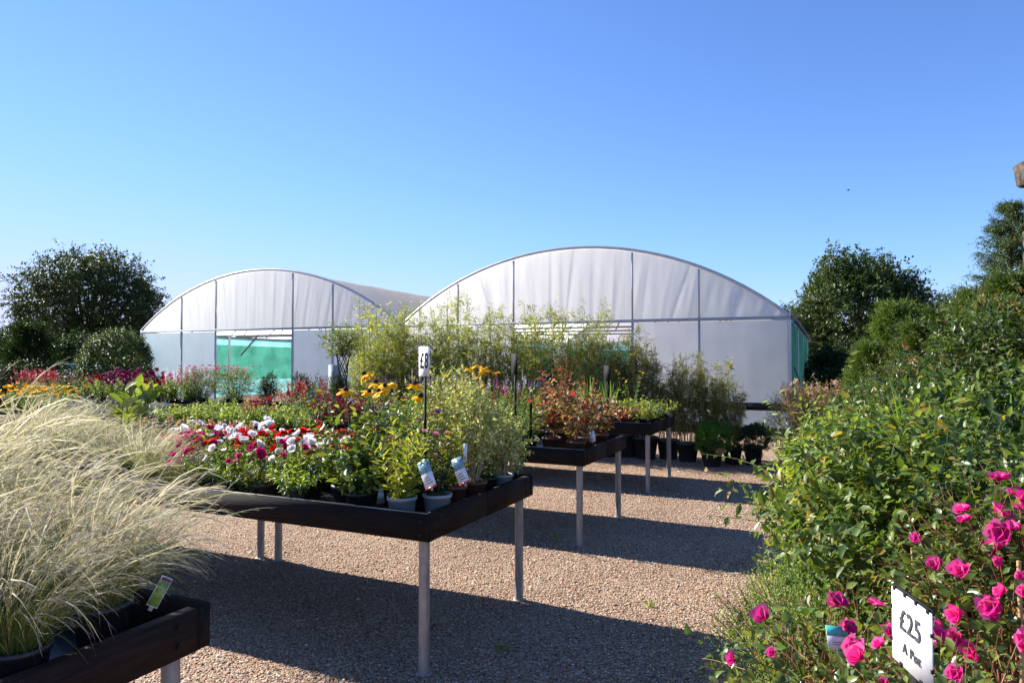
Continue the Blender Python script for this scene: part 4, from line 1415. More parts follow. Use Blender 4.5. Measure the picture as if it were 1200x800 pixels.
def tree_parts(seed, H, Rx, trunk_h, leaf, n_clump, Lf, per=26, sz=.55, inner=.55, zlow=.12, maxd=4, r=.28, clump=.5, lump=.3):
    rng = np.random.default_rng(seed)
    br = []
    grow(rng, np.zeros(3), np.array([0, 0, 1.0]), trunk_h, r, 0, br, 1, .5)
    # crown envelope
    zc = H * (.5 + zlow / 2)
    rz = H * (.5 - zlow / 2)
    dr_ = rdir(n_clump, rng, .1)
    rr = (inner + (1 - inner) * rng.uniform(0, 1, n_clump) ** .5) * lumpy(dr_, rng, lump, 22, 6)
    C = dr_ * rr[:, None] * np.array([Rx, Rx, rz]) + np.array([0, 0, zc])
    g = Geo()
    for pts, r0, r1, dep in br:
        v, f = tubes(pts[None], r0, r1, 7)
        g.add(v, f)
    # limbs out to the clumps
    tips = np.array([b[0][-1] for b in br])
    k = rng.choice(n_clump, min(n_clump, 110), replace=False)
    Q = C[k]
    near = np.argmin(np.linalg.norm(tips[None] - Q[:, None], axis=2) + rng.uniform(0, 1, (len(Q), len(tips))), axis=1)
    B = tips[near]
    s = np.linspace(0, 1, 7)[None, :, None]
    midp = (B + Q) / 2 + np.array([0, 0, .25]) + rng.normal(size=B.shape) * .25
    lp = B[:, None] * (1 - s) ** 2 + 2 * s * (1 - s) * midp[:, None] + s ** 2 * Q[:, None]
    v, f = tubes(lp, r * .28, .015, 5)
    g.add(v, f)
    tr = g.mesh('trunk', 'bark', True)
    # leaf clumps: twigs carrying leaves
    tw = np.repeat(C, 5, 0) + rng.normal(size=(n_clump * 5, 3)) * clump * .45
    d0 = nrm(np.repeat(dr_, 5, 0) + rng.normal(size=(n_clump * 5, 3)) * .8)
    pts, d = curves(tw, d0, clump * rng.uniform(.5, 1.2, len(tw)), 4, .4, None, .2, rng)
    g = Geo()
    g.add2(*leaves_on(pts, d, per // 5 + 1, rng, Lf, sz, 0, .9, DIAM, .2, .2))
    return [('trunk', tr), ('crown', g.mesh('crown', leaf))]


plant('broadleaf_tree', 'wide dark tree with sky showing through its limbs, left of the tunnels', 'tree', tree_parts(210, 8.5, 4.35, 2.0, 'leaf_tree', 1500, .17, 60, .55, .4, .02, r=.34, clump=.6, lump=.16), gp(107, 46), scale=1.0)
plant('broadleaf_tree', 'dense round headed green tree right of the tunnels', 'tree', tree_parts(211, 6.3, 2.7, 1.3, 'leaf_tree_r', 1500, .17, 45, .6, .6, .0, r=.22, clump=.5, lump=.35), gp(1005, 34), scale=1.0)
tparts = tree_parts(212, 6.0, 3.3, 1.3, 'leaf_tree', 600, .26, 40, .6, .6, .0, r=.2, clump=.7)
for px, d_, s, lb in ((1072, 60, .92, 'far dark tree just right of the round headed tree'), (1112, 72, 1.15, 'small far tree left of the spruce'), (1145, 66, 1.1, 'far tree at the foot of the spruce'),
                      (940, 66, .98, 'far tree peeping over the tunnel corner'), (8, 60, .62, 'small far tree at the left photo edge above the dark shed'),
                      (-60, 64, .55, 'far tree beyond the left photo edge'), (60, 62, .8, 'far tree behind the base of the wide dark tree'), (165, 60, .75, 'far tree behind the round clipped bush'),
                      (1030, 70, .9, 'far tree behind the round headed tree')):
    plant('distant_tree', lb, 'tree', tparts, gp(px, d_), None, 'distant trees on the skyline', s)


def spruce_parts(seed, H, Rb):
    rng = np.random.default_rng(seed)
    n = 420
    z = H * (.04 + .96 * rng.uniform(0, 1, n) ** 1.05)
    z = np.minimum(z, H * .985)
    a = rng.uniform(0, 2 * PI, n)
    L = (Rb * (1 - z / H) ** .85 + .15) * rng.uniform(.65, 1.2, n)
    P = np.stack([0 * z, 0 * z, z], 1)
    D = np.stack([np.cos(a), np.sin(a), .25 + .4 * (z / H)], 1)
    pts, d = curves(P, nrm(D), L, 8, .7, None, .08, rng, p=1)
    pts[:, :, 2] += (np.linspace(0, 1, 8) ** 3 * .25)[None] * L[:, None]
    g = Geo()
    cyl(g, (0, 0, 0), (0, 0, H), .16, .015, 8)
    v, f = tubes(pts, .025, .005, 4)
    g.add(v, f)
    tr = g.mesh('trunk', 'bark')
    s = .2 + .8 * rng.uniform(0, 1, (n, 26))
    C, T = along(pts, d, s)
    C, T = C.reshape(-1, 3), T.reshape(-1, 3)
    sd = nrm(T + rng.normal(size=C.shape) * .7 + np.array([0, 0, -.15]))
    q, qd = curves(C, sd, rng.uniform(.12, .4, len(C)), 4, .4, None, .1, rng)
    g = Geo()
    g.add2(*leaves_on(q, qd, 10, rng, .085, .28, 0, .55, DIAM, 0, .3))
    return [('trunk', tr), ('crown', g.mesh('crown', 'needle'))]


plant('spruce_tree', 'tall ragged spruce beside the stone pillar', 'tree', spruce_parts(220, 7.2, 2.7), gp(1186, 25), scale=1.0)

# round clipped bush, dark shrubs at left
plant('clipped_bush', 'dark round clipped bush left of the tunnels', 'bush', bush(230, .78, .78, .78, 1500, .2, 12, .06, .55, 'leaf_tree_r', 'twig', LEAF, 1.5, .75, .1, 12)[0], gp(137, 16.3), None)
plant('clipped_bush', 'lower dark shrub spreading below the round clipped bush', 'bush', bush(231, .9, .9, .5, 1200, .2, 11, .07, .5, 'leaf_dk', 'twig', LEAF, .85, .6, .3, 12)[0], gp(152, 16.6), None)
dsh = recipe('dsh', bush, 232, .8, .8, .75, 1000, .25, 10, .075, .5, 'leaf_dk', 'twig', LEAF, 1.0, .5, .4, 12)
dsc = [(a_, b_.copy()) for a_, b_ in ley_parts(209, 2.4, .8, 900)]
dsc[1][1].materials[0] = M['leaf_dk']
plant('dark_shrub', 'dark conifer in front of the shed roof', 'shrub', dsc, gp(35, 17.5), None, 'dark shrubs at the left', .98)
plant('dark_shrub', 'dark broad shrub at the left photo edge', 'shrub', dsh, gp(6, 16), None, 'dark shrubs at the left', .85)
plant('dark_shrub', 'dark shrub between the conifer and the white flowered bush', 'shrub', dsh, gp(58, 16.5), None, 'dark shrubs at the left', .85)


def whitefl(seed):
    p, pts, d, rng = bush(seed, .9, .6, .55, 800, .2, 9, .06, .5, 'leaf_dk', 'twig', LEAF, .95, .5, .4, 12)
    k = rng.choice(len(pts), 45)
    p += blooms(pts[k, -1], np.tile([-.3, -.4, .8], (45, 1)) + rng.normal(size=(45, 3)) * .4, rng, .06, 5, .8, PETAL, 1, .8, 'p_white')
    return p


plant('white_flowered_shrub', 'dark shrub dotted with white flowers left of the round clipped bush', 'shrub', whitefl(233), gp(84, 15.5), None, None, .85)
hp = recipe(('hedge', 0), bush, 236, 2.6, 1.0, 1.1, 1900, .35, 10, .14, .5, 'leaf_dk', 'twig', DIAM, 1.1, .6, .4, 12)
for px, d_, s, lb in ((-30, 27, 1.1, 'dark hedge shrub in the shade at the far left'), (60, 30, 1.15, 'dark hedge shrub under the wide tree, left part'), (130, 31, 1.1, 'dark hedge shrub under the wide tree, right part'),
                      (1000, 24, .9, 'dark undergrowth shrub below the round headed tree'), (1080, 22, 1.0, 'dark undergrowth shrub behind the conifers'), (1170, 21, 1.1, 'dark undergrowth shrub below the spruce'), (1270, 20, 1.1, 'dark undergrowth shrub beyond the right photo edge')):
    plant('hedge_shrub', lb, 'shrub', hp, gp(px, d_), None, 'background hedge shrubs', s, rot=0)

# woven stem tree
o = thing('woven_stem_tree', 'small potted tree with a woven lattice trunk in front of the left tunnel', 'tree', W(3, 4.6, 1.1, PZ), 0)
o.location = tuple(at(402, 440, 10.8) * np.array([1, 1, 0]) + np.array([0, 0, PZ]))
for nm, me in pot_parts(.13, .22):
    mobj(nm, me, o)
g = Geo()
for i in range(10):
    s = np.linspace(0, 1, 24)
    sg = 1 if i % 2 else -1
    a = 2 * PI * (i // 2) / 5 + sg * s * 4.2
    rr = .055 + .05 * s ** 3
    v, f = tubes(np.stack([rr * np.cos(a), rr * np.sin(a), .18 + s * .78], 1)[None], .011, .007, 5)
    g.add(v, f)
mobj('woven_trunk', g.mesh('woven_trunk', 'bark', True), o)
pp = bush(240, .34, .34, .26, 260, .2, 8, .05, .4, 'leaf', 'twig', LEAF, 1.12, .2, .4, 10, z0=.92)[0]
for nm, me in pp:
    mobj('crown' if nm == 'foliage' else 'twigs', me, o)
shr = recipe('shr', bush, 241, .3, .3, .45, 300, .2, 8, .05, .4, 'leaf_dk', 'twig', LEAF, .8, .2, .4, 10)
plant('potted_shrub', 'dark leaved open shrub left of the woven stemmed tree', 'shrub', shr, gp(372, 12.2), PBIG, None, 1.0)
plant('potted_shrub', 'dark leaved shrub just right of the tunnel doorway', 'shrub', shr, gp(350, 12.6), PBIG, None, .95)
plant('potted_shrub', 'open green shrub right of the woven stemmed tree', 'shrub', recipe('shr2', bush, 242, .3, .3, .5, 260, .22, 8, .05, .35, 'leaf', 'twig', LEAF, .95, .2, .4, 10), gp(428, 12.4), PBIG, None, 1.05)
o = thing('white_post', 'pale grey square post left of the woven stemmed tree', 'post', gp(392, 12.9))
g = Geo()
box(g, (-.09, -.09, 0), (.09, .09, 1.5))
mobj('post_shaft', g.mesh('post_shaft', 'pot_grey'), o)
o = thing('stone_ball', 'smooth grey stone ball ornament behind the crimson plumes', 'ornament', gp(357, 12.8))
g = Geo()
box(g, (-.16, -.16, 0), (.16, .16, .75))
mobj('plinth', g.mesh('plinth', 'stone'), o)
g = Geo()
lathe(g, [(.001 + .24 * math.sin(t), .97 - .24 * math.cos(t)) for t in np.linspace(0, PI, 13)], 20)
mobj('ball', g.mesh('ball', 'pot_grey', True), o)

# ------------------------------------------------------------------ polytunnels
ZE, ZA = 2.56, 4.50
T0 = np.array([6.48, 16.0, 0])


def arc_z(x, w, rise):
    Rr = (w * w / 4 + rise * rise) / (2 * rise)
    return np.sqrt(np.maximum(Rr * Rr - (x - w / 2) ** 2, 0)) - (Rr - rise)


def tunnel(name, label, t0, w, length, mull, door, folds, right_net, seed):
    """Front in local x from -w to 0, back along +y."""
    rng = np.random.default_rng(seed)
    o = thing(name, label, 'polytunnel', T0 - t0 * V, YAW)
    rise = ZA - ZE
    slope = -.015
    # gable sheet with hanging folds
    nx, nz = 420, 14
    x = np.linspace(0.03, w - .03, nx)
    top = arc_z(x, w, rise)
    s = np.linspace(0, 1, nz)
    X = np.repeat(x[:, None], nz, 1)
    Z = ZE + .04 + (top[:, None] - .05) * s[None]
    fan_ = (X - w / 2) * (1 + .55 * s[None] * 0)
    ph = np.zeros_like(X)
    folds = [(c, a_ * 1.5, wd, sk) for c, a_, wd, sk in folds]
    for c, a_, wd, sk in folds:
        u = (X - (c * w + (Z - ZE) * sk)) / wd
        ph += a_ * np.exp(-u * u)
    base = .012 * np.sin(X * 9 + 1.3 * np.sin(X * 2.1 + Z)) * (.3 + s[None]) + .006 * np.sin(X * 23 + Z * 1.5)
    Yd = -(ph + base) * (.35 + .65 * np.sin(PI * np.clip(s, .08, .97)))[None]
    g = Geo()
    v = np.stack([-X, Yd, Z], 2).reshape(-1, 3)
    ii = np.arange(nx - 1)[:, None] * nz + np.arange(nz - 1)[None]
    f = np.stack([ii, ii + nz, ii + nz + 1, ii + 1], 2).reshape(-1, 4)
    g.add(v, f)
    mobj('gable_sheet', g.mesh('gable_sheet', 'poly', True), o)
    # roof skin
    nx2, ny2 = 60, 30
    x = np.linspace(0, w, nx2)
    y = np.linspace(-.05, length, ny2)
    XX, YY = np.meshgrid(x, y, indexing='ij')
    sag = .03 * np.abs(np.sin(YY / 2.0 * PI)) 
    ZZ = ZE + arc_z(XX, w, rise) + YY * slope - sag * (arc_z(XX, w, rise) / rise)
    g = Geo()
    v = np.stack([-XX, YY, ZZ], 2).reshape(-1, 3)
    ii = np.arange(nx2 - 1)[:, None] * ny2 + np.arange(ny2 - 1)[None]
    f = np.stack([ii, ii + ny2, ii + ny2 + 1, ii + 1], 2).reshape(-1, 4)
    g.add(v, f)
    mobj('roof_sheet', g.mesh('roof_sheet', 'poly', True), o)
    # hoops
    xs = np.linspace(0, w, 33)
    az = arc_z(xs, w, rise)
    for i, yy in enumerate(np.arange(0, length + .1, 2.0)):
        off = -.045 if i else .035
        pts = np.stack([-xs, np.full(33, yy - (.06 if i == 0 else 0)), ZE + az + off + yy * slope], 1)
        v, f = tubes(pts[None], .04 if i == 0 else .03, .04 if i == 0 else .03, 8)
        mobj('hoop', Geo().add(v, f).mesh('hoop', 'alu', True), o)
    # interior tie bars, seen through the doorways
    for yy in ((2, 4, 6) if right_net else (3, 7)):
        g = Geo()
        cyl(g, (-.1, yy, ZE - .02 + yy * slope), (-w + .1, yy, ZE - .02 + yy * slope), .028, n=6)
        for k_ in range(1, 6):
            xx = -w * k_ / 6
            hh = float(arc_z(np.array([w * k_ / 6]), w, rise)[0])
            cyl(g, (xx, yy, ZE + yy * slope), (xx - .9 * (1 if k_ < 3 else -1), yy, ZE + hh * .92 + yy * slope), .02, n=6)
        mobj('tie_bar', g.mesh('tie_bar', 'dark_tube', True), o)
    # eave rail and mullions
    g = Geo()
    box(g, (-w, -.10, ZE - .035), (0, -.02, ZE + .04))
    mobj('eave_rail', g.mesh('eave_rail', 'rail_tube'), o)
    for m_ in mull:
        hh = float(arc_z(np.array([m_]), w, rise)[0])
        g = Geo()
        box(g, (-m_ - .024, -.085, 0), (-m_ + .024, -.03, ZE - .037))
        box(g, (-m_ - .017, -.085, ZE + .042), (-m_ + .017, -.03, ZE + hh - .03))
        mobj('mullion', g.mesh('mullion', 'rail_tube'), o)
    for xx in (-.03, -w + .03):
        for yy in np.arange(0, length + .1, 4.0):
            g = Geo()
            cyl(g, (xx, yy + (0 if yy else -.06), 0), (xx, yy + (0 if yy else -.06), ZE - .04 + yy * slope), .045, n=8)
            mobj('side_post', g.mesh('side_post', 'alu', True), o)
    # wall panels either side of the doorway
    ed = sorted([0.04] + [m_ for m_ in mull] + [w - .04])
    for a_, b_ in zip(ed[:-1], ed[1:]):
        if a_ >= door[0] - .05 and b_ <= door[1] + .05:
            continue
        g = Geo()
        n_ = 24
        xx = np.linspace(a_, b_, n_)
        zz = np.linspace(0.0, ZE - .05, 8)
        X, Z = np.meshgrid(xx, zz, indexing='ij')
        Y = -.02 + .006 * np.sin(X * 5 + Z * 2) + .004 * np.sin(X * 17 - Z)
        v = np.stack([-X, Y, Z], 2).reshape(-1, 3)
        ii = np.arange(n_ - 1)[:, None] * 8 + np.arange(7)[None]
        f = np.stack([ii, ii + 8, ii + 9, ii + 1], 2).reshape(-1, 4)
        g.add(v, f)
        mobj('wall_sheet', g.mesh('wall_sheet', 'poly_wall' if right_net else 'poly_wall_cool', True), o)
    # side net on the outer side
    for side, on in ((0, right_net), (1, not right_net)):
        if not on:
            continue
        xx = .0 if side == 0 else -w
        g = Geo()
        n_ = 40
        yy = np.linspace(.02, length, n_)
        v = []
        for i, y_ in enumerate(yy):
            b_ = .02 * math.sin(y_ * 3)
            v += [(xx + b_, y_, 0), (xx + b_ * .5, y_, .75 + y_ * slope), (xx, y_, (ZE - .06 if side == 0 else 2.2) + y_ * slope), (xx, y_, ZE - .06 + y_ * slope)]
        f = []
        for i in range(n_ - 1):
            for k_ in range(2 if side == 0 else 3):
                f.append((i * 4 + k_, i * 4 + 4 + k_, i * 4 + 5 + k_, i * 4 + 1 + k_))
        if side == 0:
            g.add(v, f)
            mobj('side_netting', g.mesh('side_netting', 'net', True), o)
        else:
            g.add(v, [q_ for i_, q_ in enumerate(f) if i_ % 3 == 1])
            mobj('side_netting', g.mesh('side_netting', 'net', True), o)
            g = Geo()
            g.add(v, [q_ for i_, q_ in enumerate(f) if i_ % 3 == 0])
            mobj('side_film', g.mesh('side_film', 'net_blue', True), o)
            g = Geo()
            g.add(v, [q_ for i_, q_ in enumerate(f) if i_ % 3 == 2])
            mobj('side_film', g.mesh('side_film', 'net_blue', True), o)
        g = Geo()
        box(g, (xx - .03 if side else xx - .02, -.02, ZE - .05), (xx + .05, .1, ZE + .03))
        sgn = 1 if side == 0 else -1
        cyl(g, (xx + sgn * .07, 0, ZE - .02), (xx + sgn * .07, length, ZE - .02 + length * slope), .06, n=8)
        cyl(g, (xx + sgn * .05, .4, ZE * .55), (xx + sgn * .05, 4.0, .9), .02, n=6)
        mobj('gutter', g.mesh('gutter', 'dark_tube', True), o)
    # back wall: netting below, film gable above
    g = Geo()
    zb = 1.95
    v = [(-w, length, 0), (0, length, 0), (0, length, zb), (-w, length, zb)]
    g.add(v, [(0, 1, 2, 3)])
    mobj('back_netting', g.mesh('back_netting', 'net'), o)
    g = Geo()
    v = [(-w, length, zb + .002), (0, length, zb + .002), (0, length, ZE - .2), (-w, length, ZE - .2)]
    g.add(v, [(0, 1, 2, 3)])
    mobj('back_band', g.mesh('back_band', 'net_blue'), o)
    x = np.linspace(0, w, 24)
    az_ = arc_z(x, w, rise)
    v = np.concatenate([np.stack([-x, 0 * x + length, 0 * x + ZE - .12 + length * slope], 1), np.stack([-x, 0 * x + length, ZE + az_ + length * slope - .01], 1)])
    f = [(i, i + 1, i + 25, i + 24) for i in range(23)]
    mobj('back_gable', Geo().add(v, f).mesh('back_gable', 'poly'), o)
    return o


def tpx(px):
    r = (px - 600) / F
    return (6.48 - 16 * r) / (.907 + .421 * r)


wr = 10.73
rng0 = np.random.default_rng(5)
def pleats(n_, amp, wd, jit):
    out = []
    for i_ in range(n_):
        c_ = (i_ + .5 + rng0.uniform(-jit, jit)) / n_
        out.append((c_, amp * rng0.uniform(.25, 1.2) * (1 if i_ % 2 else -.6), wd * rng0.uniform(.7, 1.5), .42 * (c_ - .5) * 2 + rng0.uniform(-.05, .05)))
    return out


fr = pleats(30, .045, .075, .45)
fr += [(tpx(665) / wr, .06, .05, -.1), (tpx(646) / wr, .05, .04, .0), (tpx(787) / wr, .05, .04, -.35), (tpx(580) / wr, .05, .04, .35)]
tunnel('polytunnel', 'nearer right hand polytunnel with a milky arched gable and green side netting', 0, wr, 14.0, [tpx(820), tpx(742), tpx(603), tpx(538)], (tpx(742), tpx(603)), fr, True, 3)
wl = 22.1 - wr - .02
fl = pleats(54, .045, .05, .3)
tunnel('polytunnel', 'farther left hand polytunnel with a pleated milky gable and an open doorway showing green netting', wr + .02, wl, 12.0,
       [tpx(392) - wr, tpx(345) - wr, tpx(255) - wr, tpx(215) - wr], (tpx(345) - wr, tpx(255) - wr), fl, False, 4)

lt = [o_ for o_ in bpy.data.objects if o_.name.startswith('polytunnel')][-1]


def lx(px):
    return -(tpx(px) - wr - .02)


for (pa, za, pb, zb_), nm_ in zip(((318, .0, 318, 2.5), (256, 1.7, 277, 2.42), (318, 1.45, 343, 2.08), (321, 2.25, 336, 2.5), (250, 2.36, 348, 2.36)), ('brace',) * 5):
    g = Geo()
    cyl(g, (lx(pa), 1.0 if nm_ else 0, za), (lx(pb), 1.0, zb_), .03, n=7)
    mobj(nm_, g.mesh(nm_, 'dark_tube', True), lt)

# ------------------------------------------------------------------ shed, car, pillar, bird
o = thing('shed', 'dark shed with a low pitched roof at the left photo edge', 'shed', gp(-100, 24), rad(8))
g = Geo()
box(g, (-2.6, -1.5, 0), (2.6, 1.5, 1.9))
mobj('wall', g.mesh('wall', 'cladding'), o)
g = Geo()
v = [(-3.0, -1.8, 1.95), (3.1, -1.8, 1.75), (3.1, 1.8, 1.75), (-3.0, 1.8, 1.95), (-3.0, 0, 3.1), (1.2, 0, 2.9), (-3.0, -1.8, 1.85), (3.1, -1.8, 1.65), (3.1, 1.8, 1.65), (-3.0, 1.8, 1.85)]
g.add2(v, [(1, 2, 5), (0, 4, 3)], [(0, 1, 5, 4), (2, 3, 4, 5), (6, 7, 1, 0), (7, 8, 2, 1), (8, 9, 3, 2), (9, 6, 0, 3), (6, 9, 8, 7)])
mobj('roof', g.mesh('roof', 'roof'), o)
g = Geo()
box(g, (-1.0, -1.54, 0), (-.1, -1.505, 1.8))
mobj('door', g.mesh('door', 'roof'), o)

o = thing('parked_car', 'pale blue car half hidden behind the left flower benches', 'car', gp(108, 19.5), rad(25))
secs = [(-2.0, .45, .8), (-1.9, .4, .98), (-1.2, .35, 1.02), (1.0, .35, .95), (1.9, .35, .78), (2.05, .45, .65)]
g = Geo()
v = []
for x_, z0_, z1_ in secs:
    v += [(x_, -.82, z0_), (x_, -.86, (z0_ + z1_) / 2), (x_, -.76, z1_), (x_, .76, z1_), (x_, .86, (z0_ + z1_) / 2), (x_, .82, z0_)]
f = [(i * 6 + k_, i * 6 + 6 + k_, i * 6 + 6 + (k_ + 1) % 6, i * 6 + (k_ + 1) % 6) for i in range(5) for k_ in range(6)]
f += [(0, 1, 2, 3), (0, 3, 4, 5), (30, 33, 32, 31), (30, 35, 34, 33)]
g.add(v, f)
mobj('body', g.mesh('body', 'car'), o)
g = Geo()
v = [(-1.5, -.74, 1.0), (.95, -.74, .97), (.95, .74, .97), (-1.5, .74, 1.0), (-1.05, -.6, 1.4), (.15, -.6, 1.42), (.15, .6, 1.42), (-1.05, .6, 1.4)]
g.add(v, [(0, 1, 5, 4), (1, 2, 6, 5), (2, 3, 7, 6), (3, 0, 4, 7)])
mobj('window_glass', g.mesh('window_glass', 'glass_dark'), o)
g = Geo()
box(g, (-1.08, -.62, 1.402), (.18, .62, 1.45))
mobj('car_roof', g.mesh('car_roof', 'car'), o)
for x_ in (-1.25, 1.3):
    for y_ in (-.85, .7):
        g = Geo()
        cyl(g, (x_, y_, .32), (x_, y_ + .16, .32), .32, n=20)
        mobj('wheel', g.mesh('wheel', 'tyre', True), o)

# stone pillar
PD = 5.6
o = thing('stone_pillar', 'rough stone pillar with a flat cap cut by the right photo edge', 'pillar', gp(1241, PD), rad(-4))
rng = np.random.default_rng(12)
hw = .165
zt = CAMZ + (418 - 214) / F * PD
core = Geo()
box(core, (-hw + .03, -hw + .03, 0), (hw - .03, hw - .03, zt))
mobj('mortar_core', core.mesh('mortar_core', 'mortar'), o)
g = Geo()
z = 0.0


def stone(g, c, h, rng):
    n1, n2 = 9, 12
    V_ = []
    F_ = []
    for i in range(n1 + 1):
        th = PI * i / n1
        for j in range(n2):
            ph_ = 2 * PI * j / n2
            d = np.array([math.sin(th) * math.cos(ph_), math.sin(th) * math.sin(ph_), math.cos(th)])
            d = np.sign(d) * np.abs(d) ** .33 * rng.uniform(.93, 1.03)
            V_.append(np.array(c) + d * np.array(h))
    for i in range(n1):
        for j in range(n2):
            F_.append((i * n2 + j, (i + 1) * n2 + j, (i + 1) * n2 + (j + 1) % n2, i * n2 + (j + 1) % n2))
    g.add(V_, F_)


while z < zt - .08:
    h = min(rng.uniform(.14, .26), zt - z)
    c = rng.uniform(-.3, .3) * hw
    for (x0, x1) in ((-hw, c - .008), (c + .008, hw)):
        for (y0, y1) in ((-hw, -.006), (.006, hw)):
            e = rng.uniform(-.012, .016)
            stone(g, ((x0 + x1) / 2, (y0 + y1) / 2, z + h / 2), ((x1 - x0) / 2 + e * .5, (y1 - y0) / 2 + e, h / 2 - .004), rng)
    z += h
mobj('stones', g.mesh('stones', 'stone', True), o)
g = Geo()
stone(g, (0, 0, zt + .115), (hw + .065, hw + .065, .12), rng)
mobj('cap', g.mesh('cap', 'stone', True), o)

o = thing('bird', 'tiny dark bird high in the sky at the right', 'bird', at(996, 222, 60), 0)
g = Geo()
lathe(g, [(.001, -.16), (.03, -.08), (.045, .0), (.035, .08), (.02, .12), (.001, .16)], 8)
me = g.mesh('bird_body', 'ink', True)
for v_ in me.vertices:
    x_, y_, z_ = v_.co
    v_.co = (z_, y_, x_)
b_ = mobj('bird_body', me, o)
for s_ in (-1, 1):
    g = Geo()
    g.add2([(-.05, 0, .01), (.06, 0, .01), (.04, s_ * .14, .06), (-.04, s_ * .15, .06), (-.06, s_ * .3, .02), (-.05, 0, .0), (.06, 0, 0), (.04, s_ * .14, .05), (-.04, s_ * .15, .05)],
           [(3, 2, 4), (7, 8, 4)], [(0, 1, 2, 3), (5, 8, 7, 6)])
    mobj('wing', g.mesh('wing', 'ink'), o)

# ------------------------------------------------------------------ ground
g = Geo()
n = 60
xs = np.concatenate([np.linspace(-400, -30, 6), np.linspace(-20, 20, n), np.linspace(30, 400, 6)])
ys = np.concatenate([np.linspace(-60, -5, 4), np.linspace(-2, 26, n), np.linspace(40, 500, 6)])
XX, YY = np.meshgrid(xs, ys, indexing='ij')
ZZ = np.zeros_like(XX)
g.add(np.stack([XX, YY, ZZ], 2).reshape(-1, 3), [(i * len(ys) + j, (i + 1) * len(ys) + j, (i + 1) * len(ys) + j + 1, i * len(ys) + j + 1) for i in range(len(xs) - 1) for j in range(len(ys) - 1)])
struct('ground', g.mesh('ground', 'gravel'))
# loose pebbles on top
rng = np.random.default_rng(99)
m = 130000
yy = 2.2 + 9.0 * rng.uniform(0, 1, m) ** 1.5
xx = yy * rng.uniform(-.62, .62, m)
sz = rng.uniform(.0035, .0085, m) * (1 + .05 * yy) * np.where(rng.uniform(0, 1, m) > .985, 1.7, 1)
octv = np.array([(1, 0, 0), (0, 1, 0), (-1, 0, 0), (0, -1, 0), (0, 0, .62), (0, 0, -.5)])
octf = np.array([(0, 1, 4), (1, 2, 4), (2, 3, 4), (3, 0, 4)])
an = rng.uniform(0, 6.28, m)
vv = octv[None] * rng.uniform(.6, 1.25, (m, 6, 3)) * sz[:, None, None]
ca, sa = np.cos(an)[:, None], np.sin(an)[:, None]
vx = vv[:, :, 0] * ca - vv[:, :, 1] * sa
vy = vv[:, :, 0] * sa + vv[:, :, 1] * ca
vv = np.stack([vx + xx[:, None], vy + yy[:, None], vv[:, :, 2] + sz[:, None] * .35], 2)
ff = (octf[None] + (np.arange(m) * 6)[:, None, None]).reshape(-1, 3)
pb = mobj('gravel', Geo().add(vv.reshape(-1, 3), ff).mesh('gravel', 'pebble'))
pb['kind'] = 'stuff'

# fallen leaves and bits blown over the gravel
rng = np.random.default_rng(77)
m = 260
yy = rng.uniform(3.0, 10.5, m)
xx = yy * rng.uniform(-.35, .42, m)
P = np.stack([xx, yy, np.full(m, .010)], 1)
D = rdir(m, rng)
D[:, 2] *= .15
NN = np.array([0, 0, 1.0]) + rng.normal(size=(m, 3)) * .3
v, t, q = inst(LEAF, P, D, NN, rng.uniform(.015, .04, m), rng.uniform(.01, .022, m))
fl_ = mobj('fallen_leaves', Geo().add2(v, t, q).mesh('fallen_leaves', 'dry'))
fl_['kind'] = 'stuff'
weed = recipe('weed', strap, 300, 26, .07, .0022, 'leaf_lt', .9, .9, 0, .015)
for i_, (px, d_, lb) in enumerate(((652, 6.3, 'tiny weed tuft in the gravel beside the middle bench leg'), (590, 3.9, 'tiny weed tuft in the gravel right of the nearest bench leg'),
                                   (760, 4.6, 'tiny weed tuft alone in the sunny gravel'))):
    plant('weed_tuft', lb, 'weed', weed, gp(px, d_), None, 'weed tufts in the gravel')

# ------------------------------------------------------------------ light, sky, camera
sunv = Vector((-1.19, .74, .84)).normalized()
sun = bpy.data.lights.new('sun', 'SUN')
sun.energy = 5.0
sun.angle = rad(.5)
sun.color = (1.0, .94, .85)
so = bpy.data.objects.new('sun', sun)
COL.objects.link(so)
so.rotation_euler = (-sunv).to_track_quat('-Z', 'Y').to_euler()
so.location = (0, 0, 30)

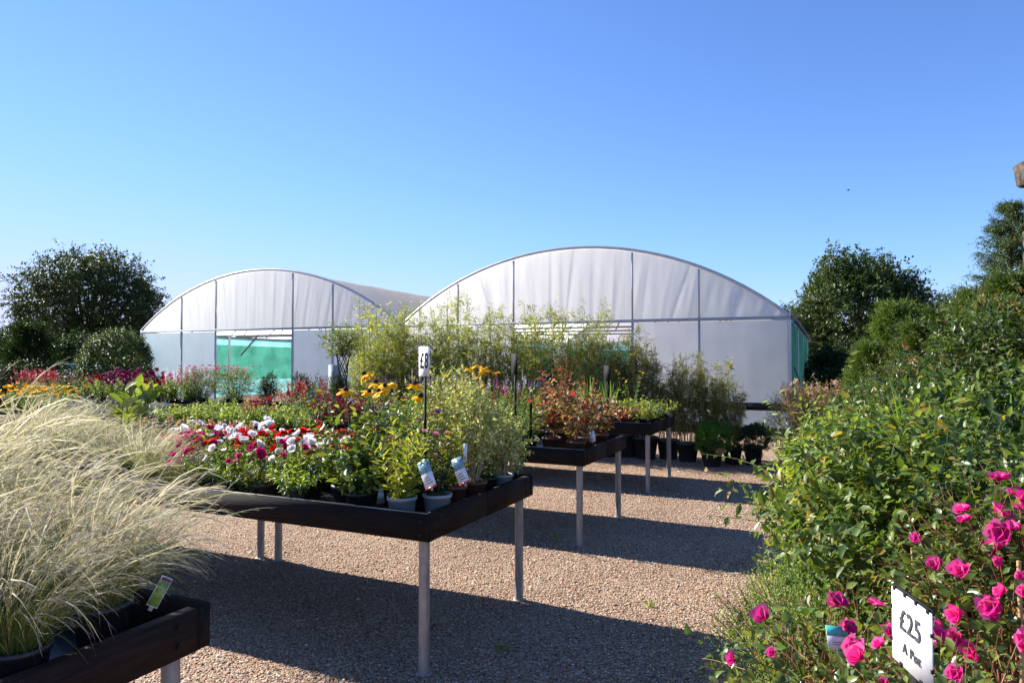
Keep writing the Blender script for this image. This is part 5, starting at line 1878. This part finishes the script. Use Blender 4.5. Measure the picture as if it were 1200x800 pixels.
wd_ = bpy.data.worlds.new('World')
scene.world = wd_
wd_.use_nodes = True
nt = wd_.node_tree
for n_ in list(nt.nodes):
    nt.nodes.remove(n_)
out = nt.nodes.new('ShaderNodeOutputWorld')
bg = nt.nodes.new('ShaderNodeBackground')
sky = nt.nodes.new('ShaderNodeTexSky')
sky.sky_type = 'NISHITA'
sky.sun_disc = False
sky.sun_elevation = math.asin(sunv.z)
sky.sun_rotation = math.atan2(sunv.x, sunv.y)
sky.air_density = 1.0
sky.dust_density = 0.0
sky.ozone_density = 6
sky.altitude = 3000
bg.inputs[1].default_value = .118
tint = nt.nodes.new('ShaderNodeMix')
tint.data_type = 'RGBA'
tint.blend_type = 'MULTIPLY'
tint.inputs[0].default_value = 1
tint.inputs[7].default_value = (.90, .93, 1.08, 1)
nt.links.new(sky.outputs[0], tint.inputs[6])
# soft shoulder: the bright air near the sun stays blue instead of clipping
sp_ = nt.nodes.new('ShaderNodeSeparateColor')
cb_ = nt.nodes.new('ShaderNodeCombineColor')
nt.links.new(tint.outputs[2], sp_.inputs[0])


def mth(op, a, b):
    n_ = nt.nodes.new('ShaderNodeMath')
    n_.operation = op
    for i_, x_ in enumerate((a, b)):
        if isinstance(x_, (int, float)):
            n_.inputs[i_].default_value = x_
        else:
            nt.links.new(x_, n_.inputs[i_])
    return n_.outputs[0]


for ch, lim in enumerate((2.9, 3.2, 4.8)):
    c_ = sp_.outputs[ch]
    den = mth('POWER', mth('ADD', mth('POWER', mth('DIVIDE', c_, lim), 4), 1), .25)
    nt.links.new(mth('DIVIDE', c_, den), cb_.inputs[ch])
nt.links.new(cb_.outputs[0], bg.inputs[0])
nt.links.new(bg.outputs[0], out.inputs[0])

cam = bpy.data.cameras.new('camera')
cam.sensor_width = 36
cam.lens = F / 1200 * 36
cam.clip_end = 2000
co = bpy.data.objects.new('camera', cam)
COL.objects.link(co)
co.location = (0, 0, CAMZ)
co.rotation_euler = (rad(90) + math.atan(18 / F), 0, 0)
scene.camera = co
scene.view_settings.view_transform = 'Standard'
scene.view_settings.look = 'None'
scene.view_settings.exposure = 1.25
scene.view_settings.gamma = 1
scene.view_settings.use_curve_mapping = False
scene.cycles.max_bounces = 8
scene.cycles.transmission_bounces = 6
scene.cycles.diffuse_bounces = 5
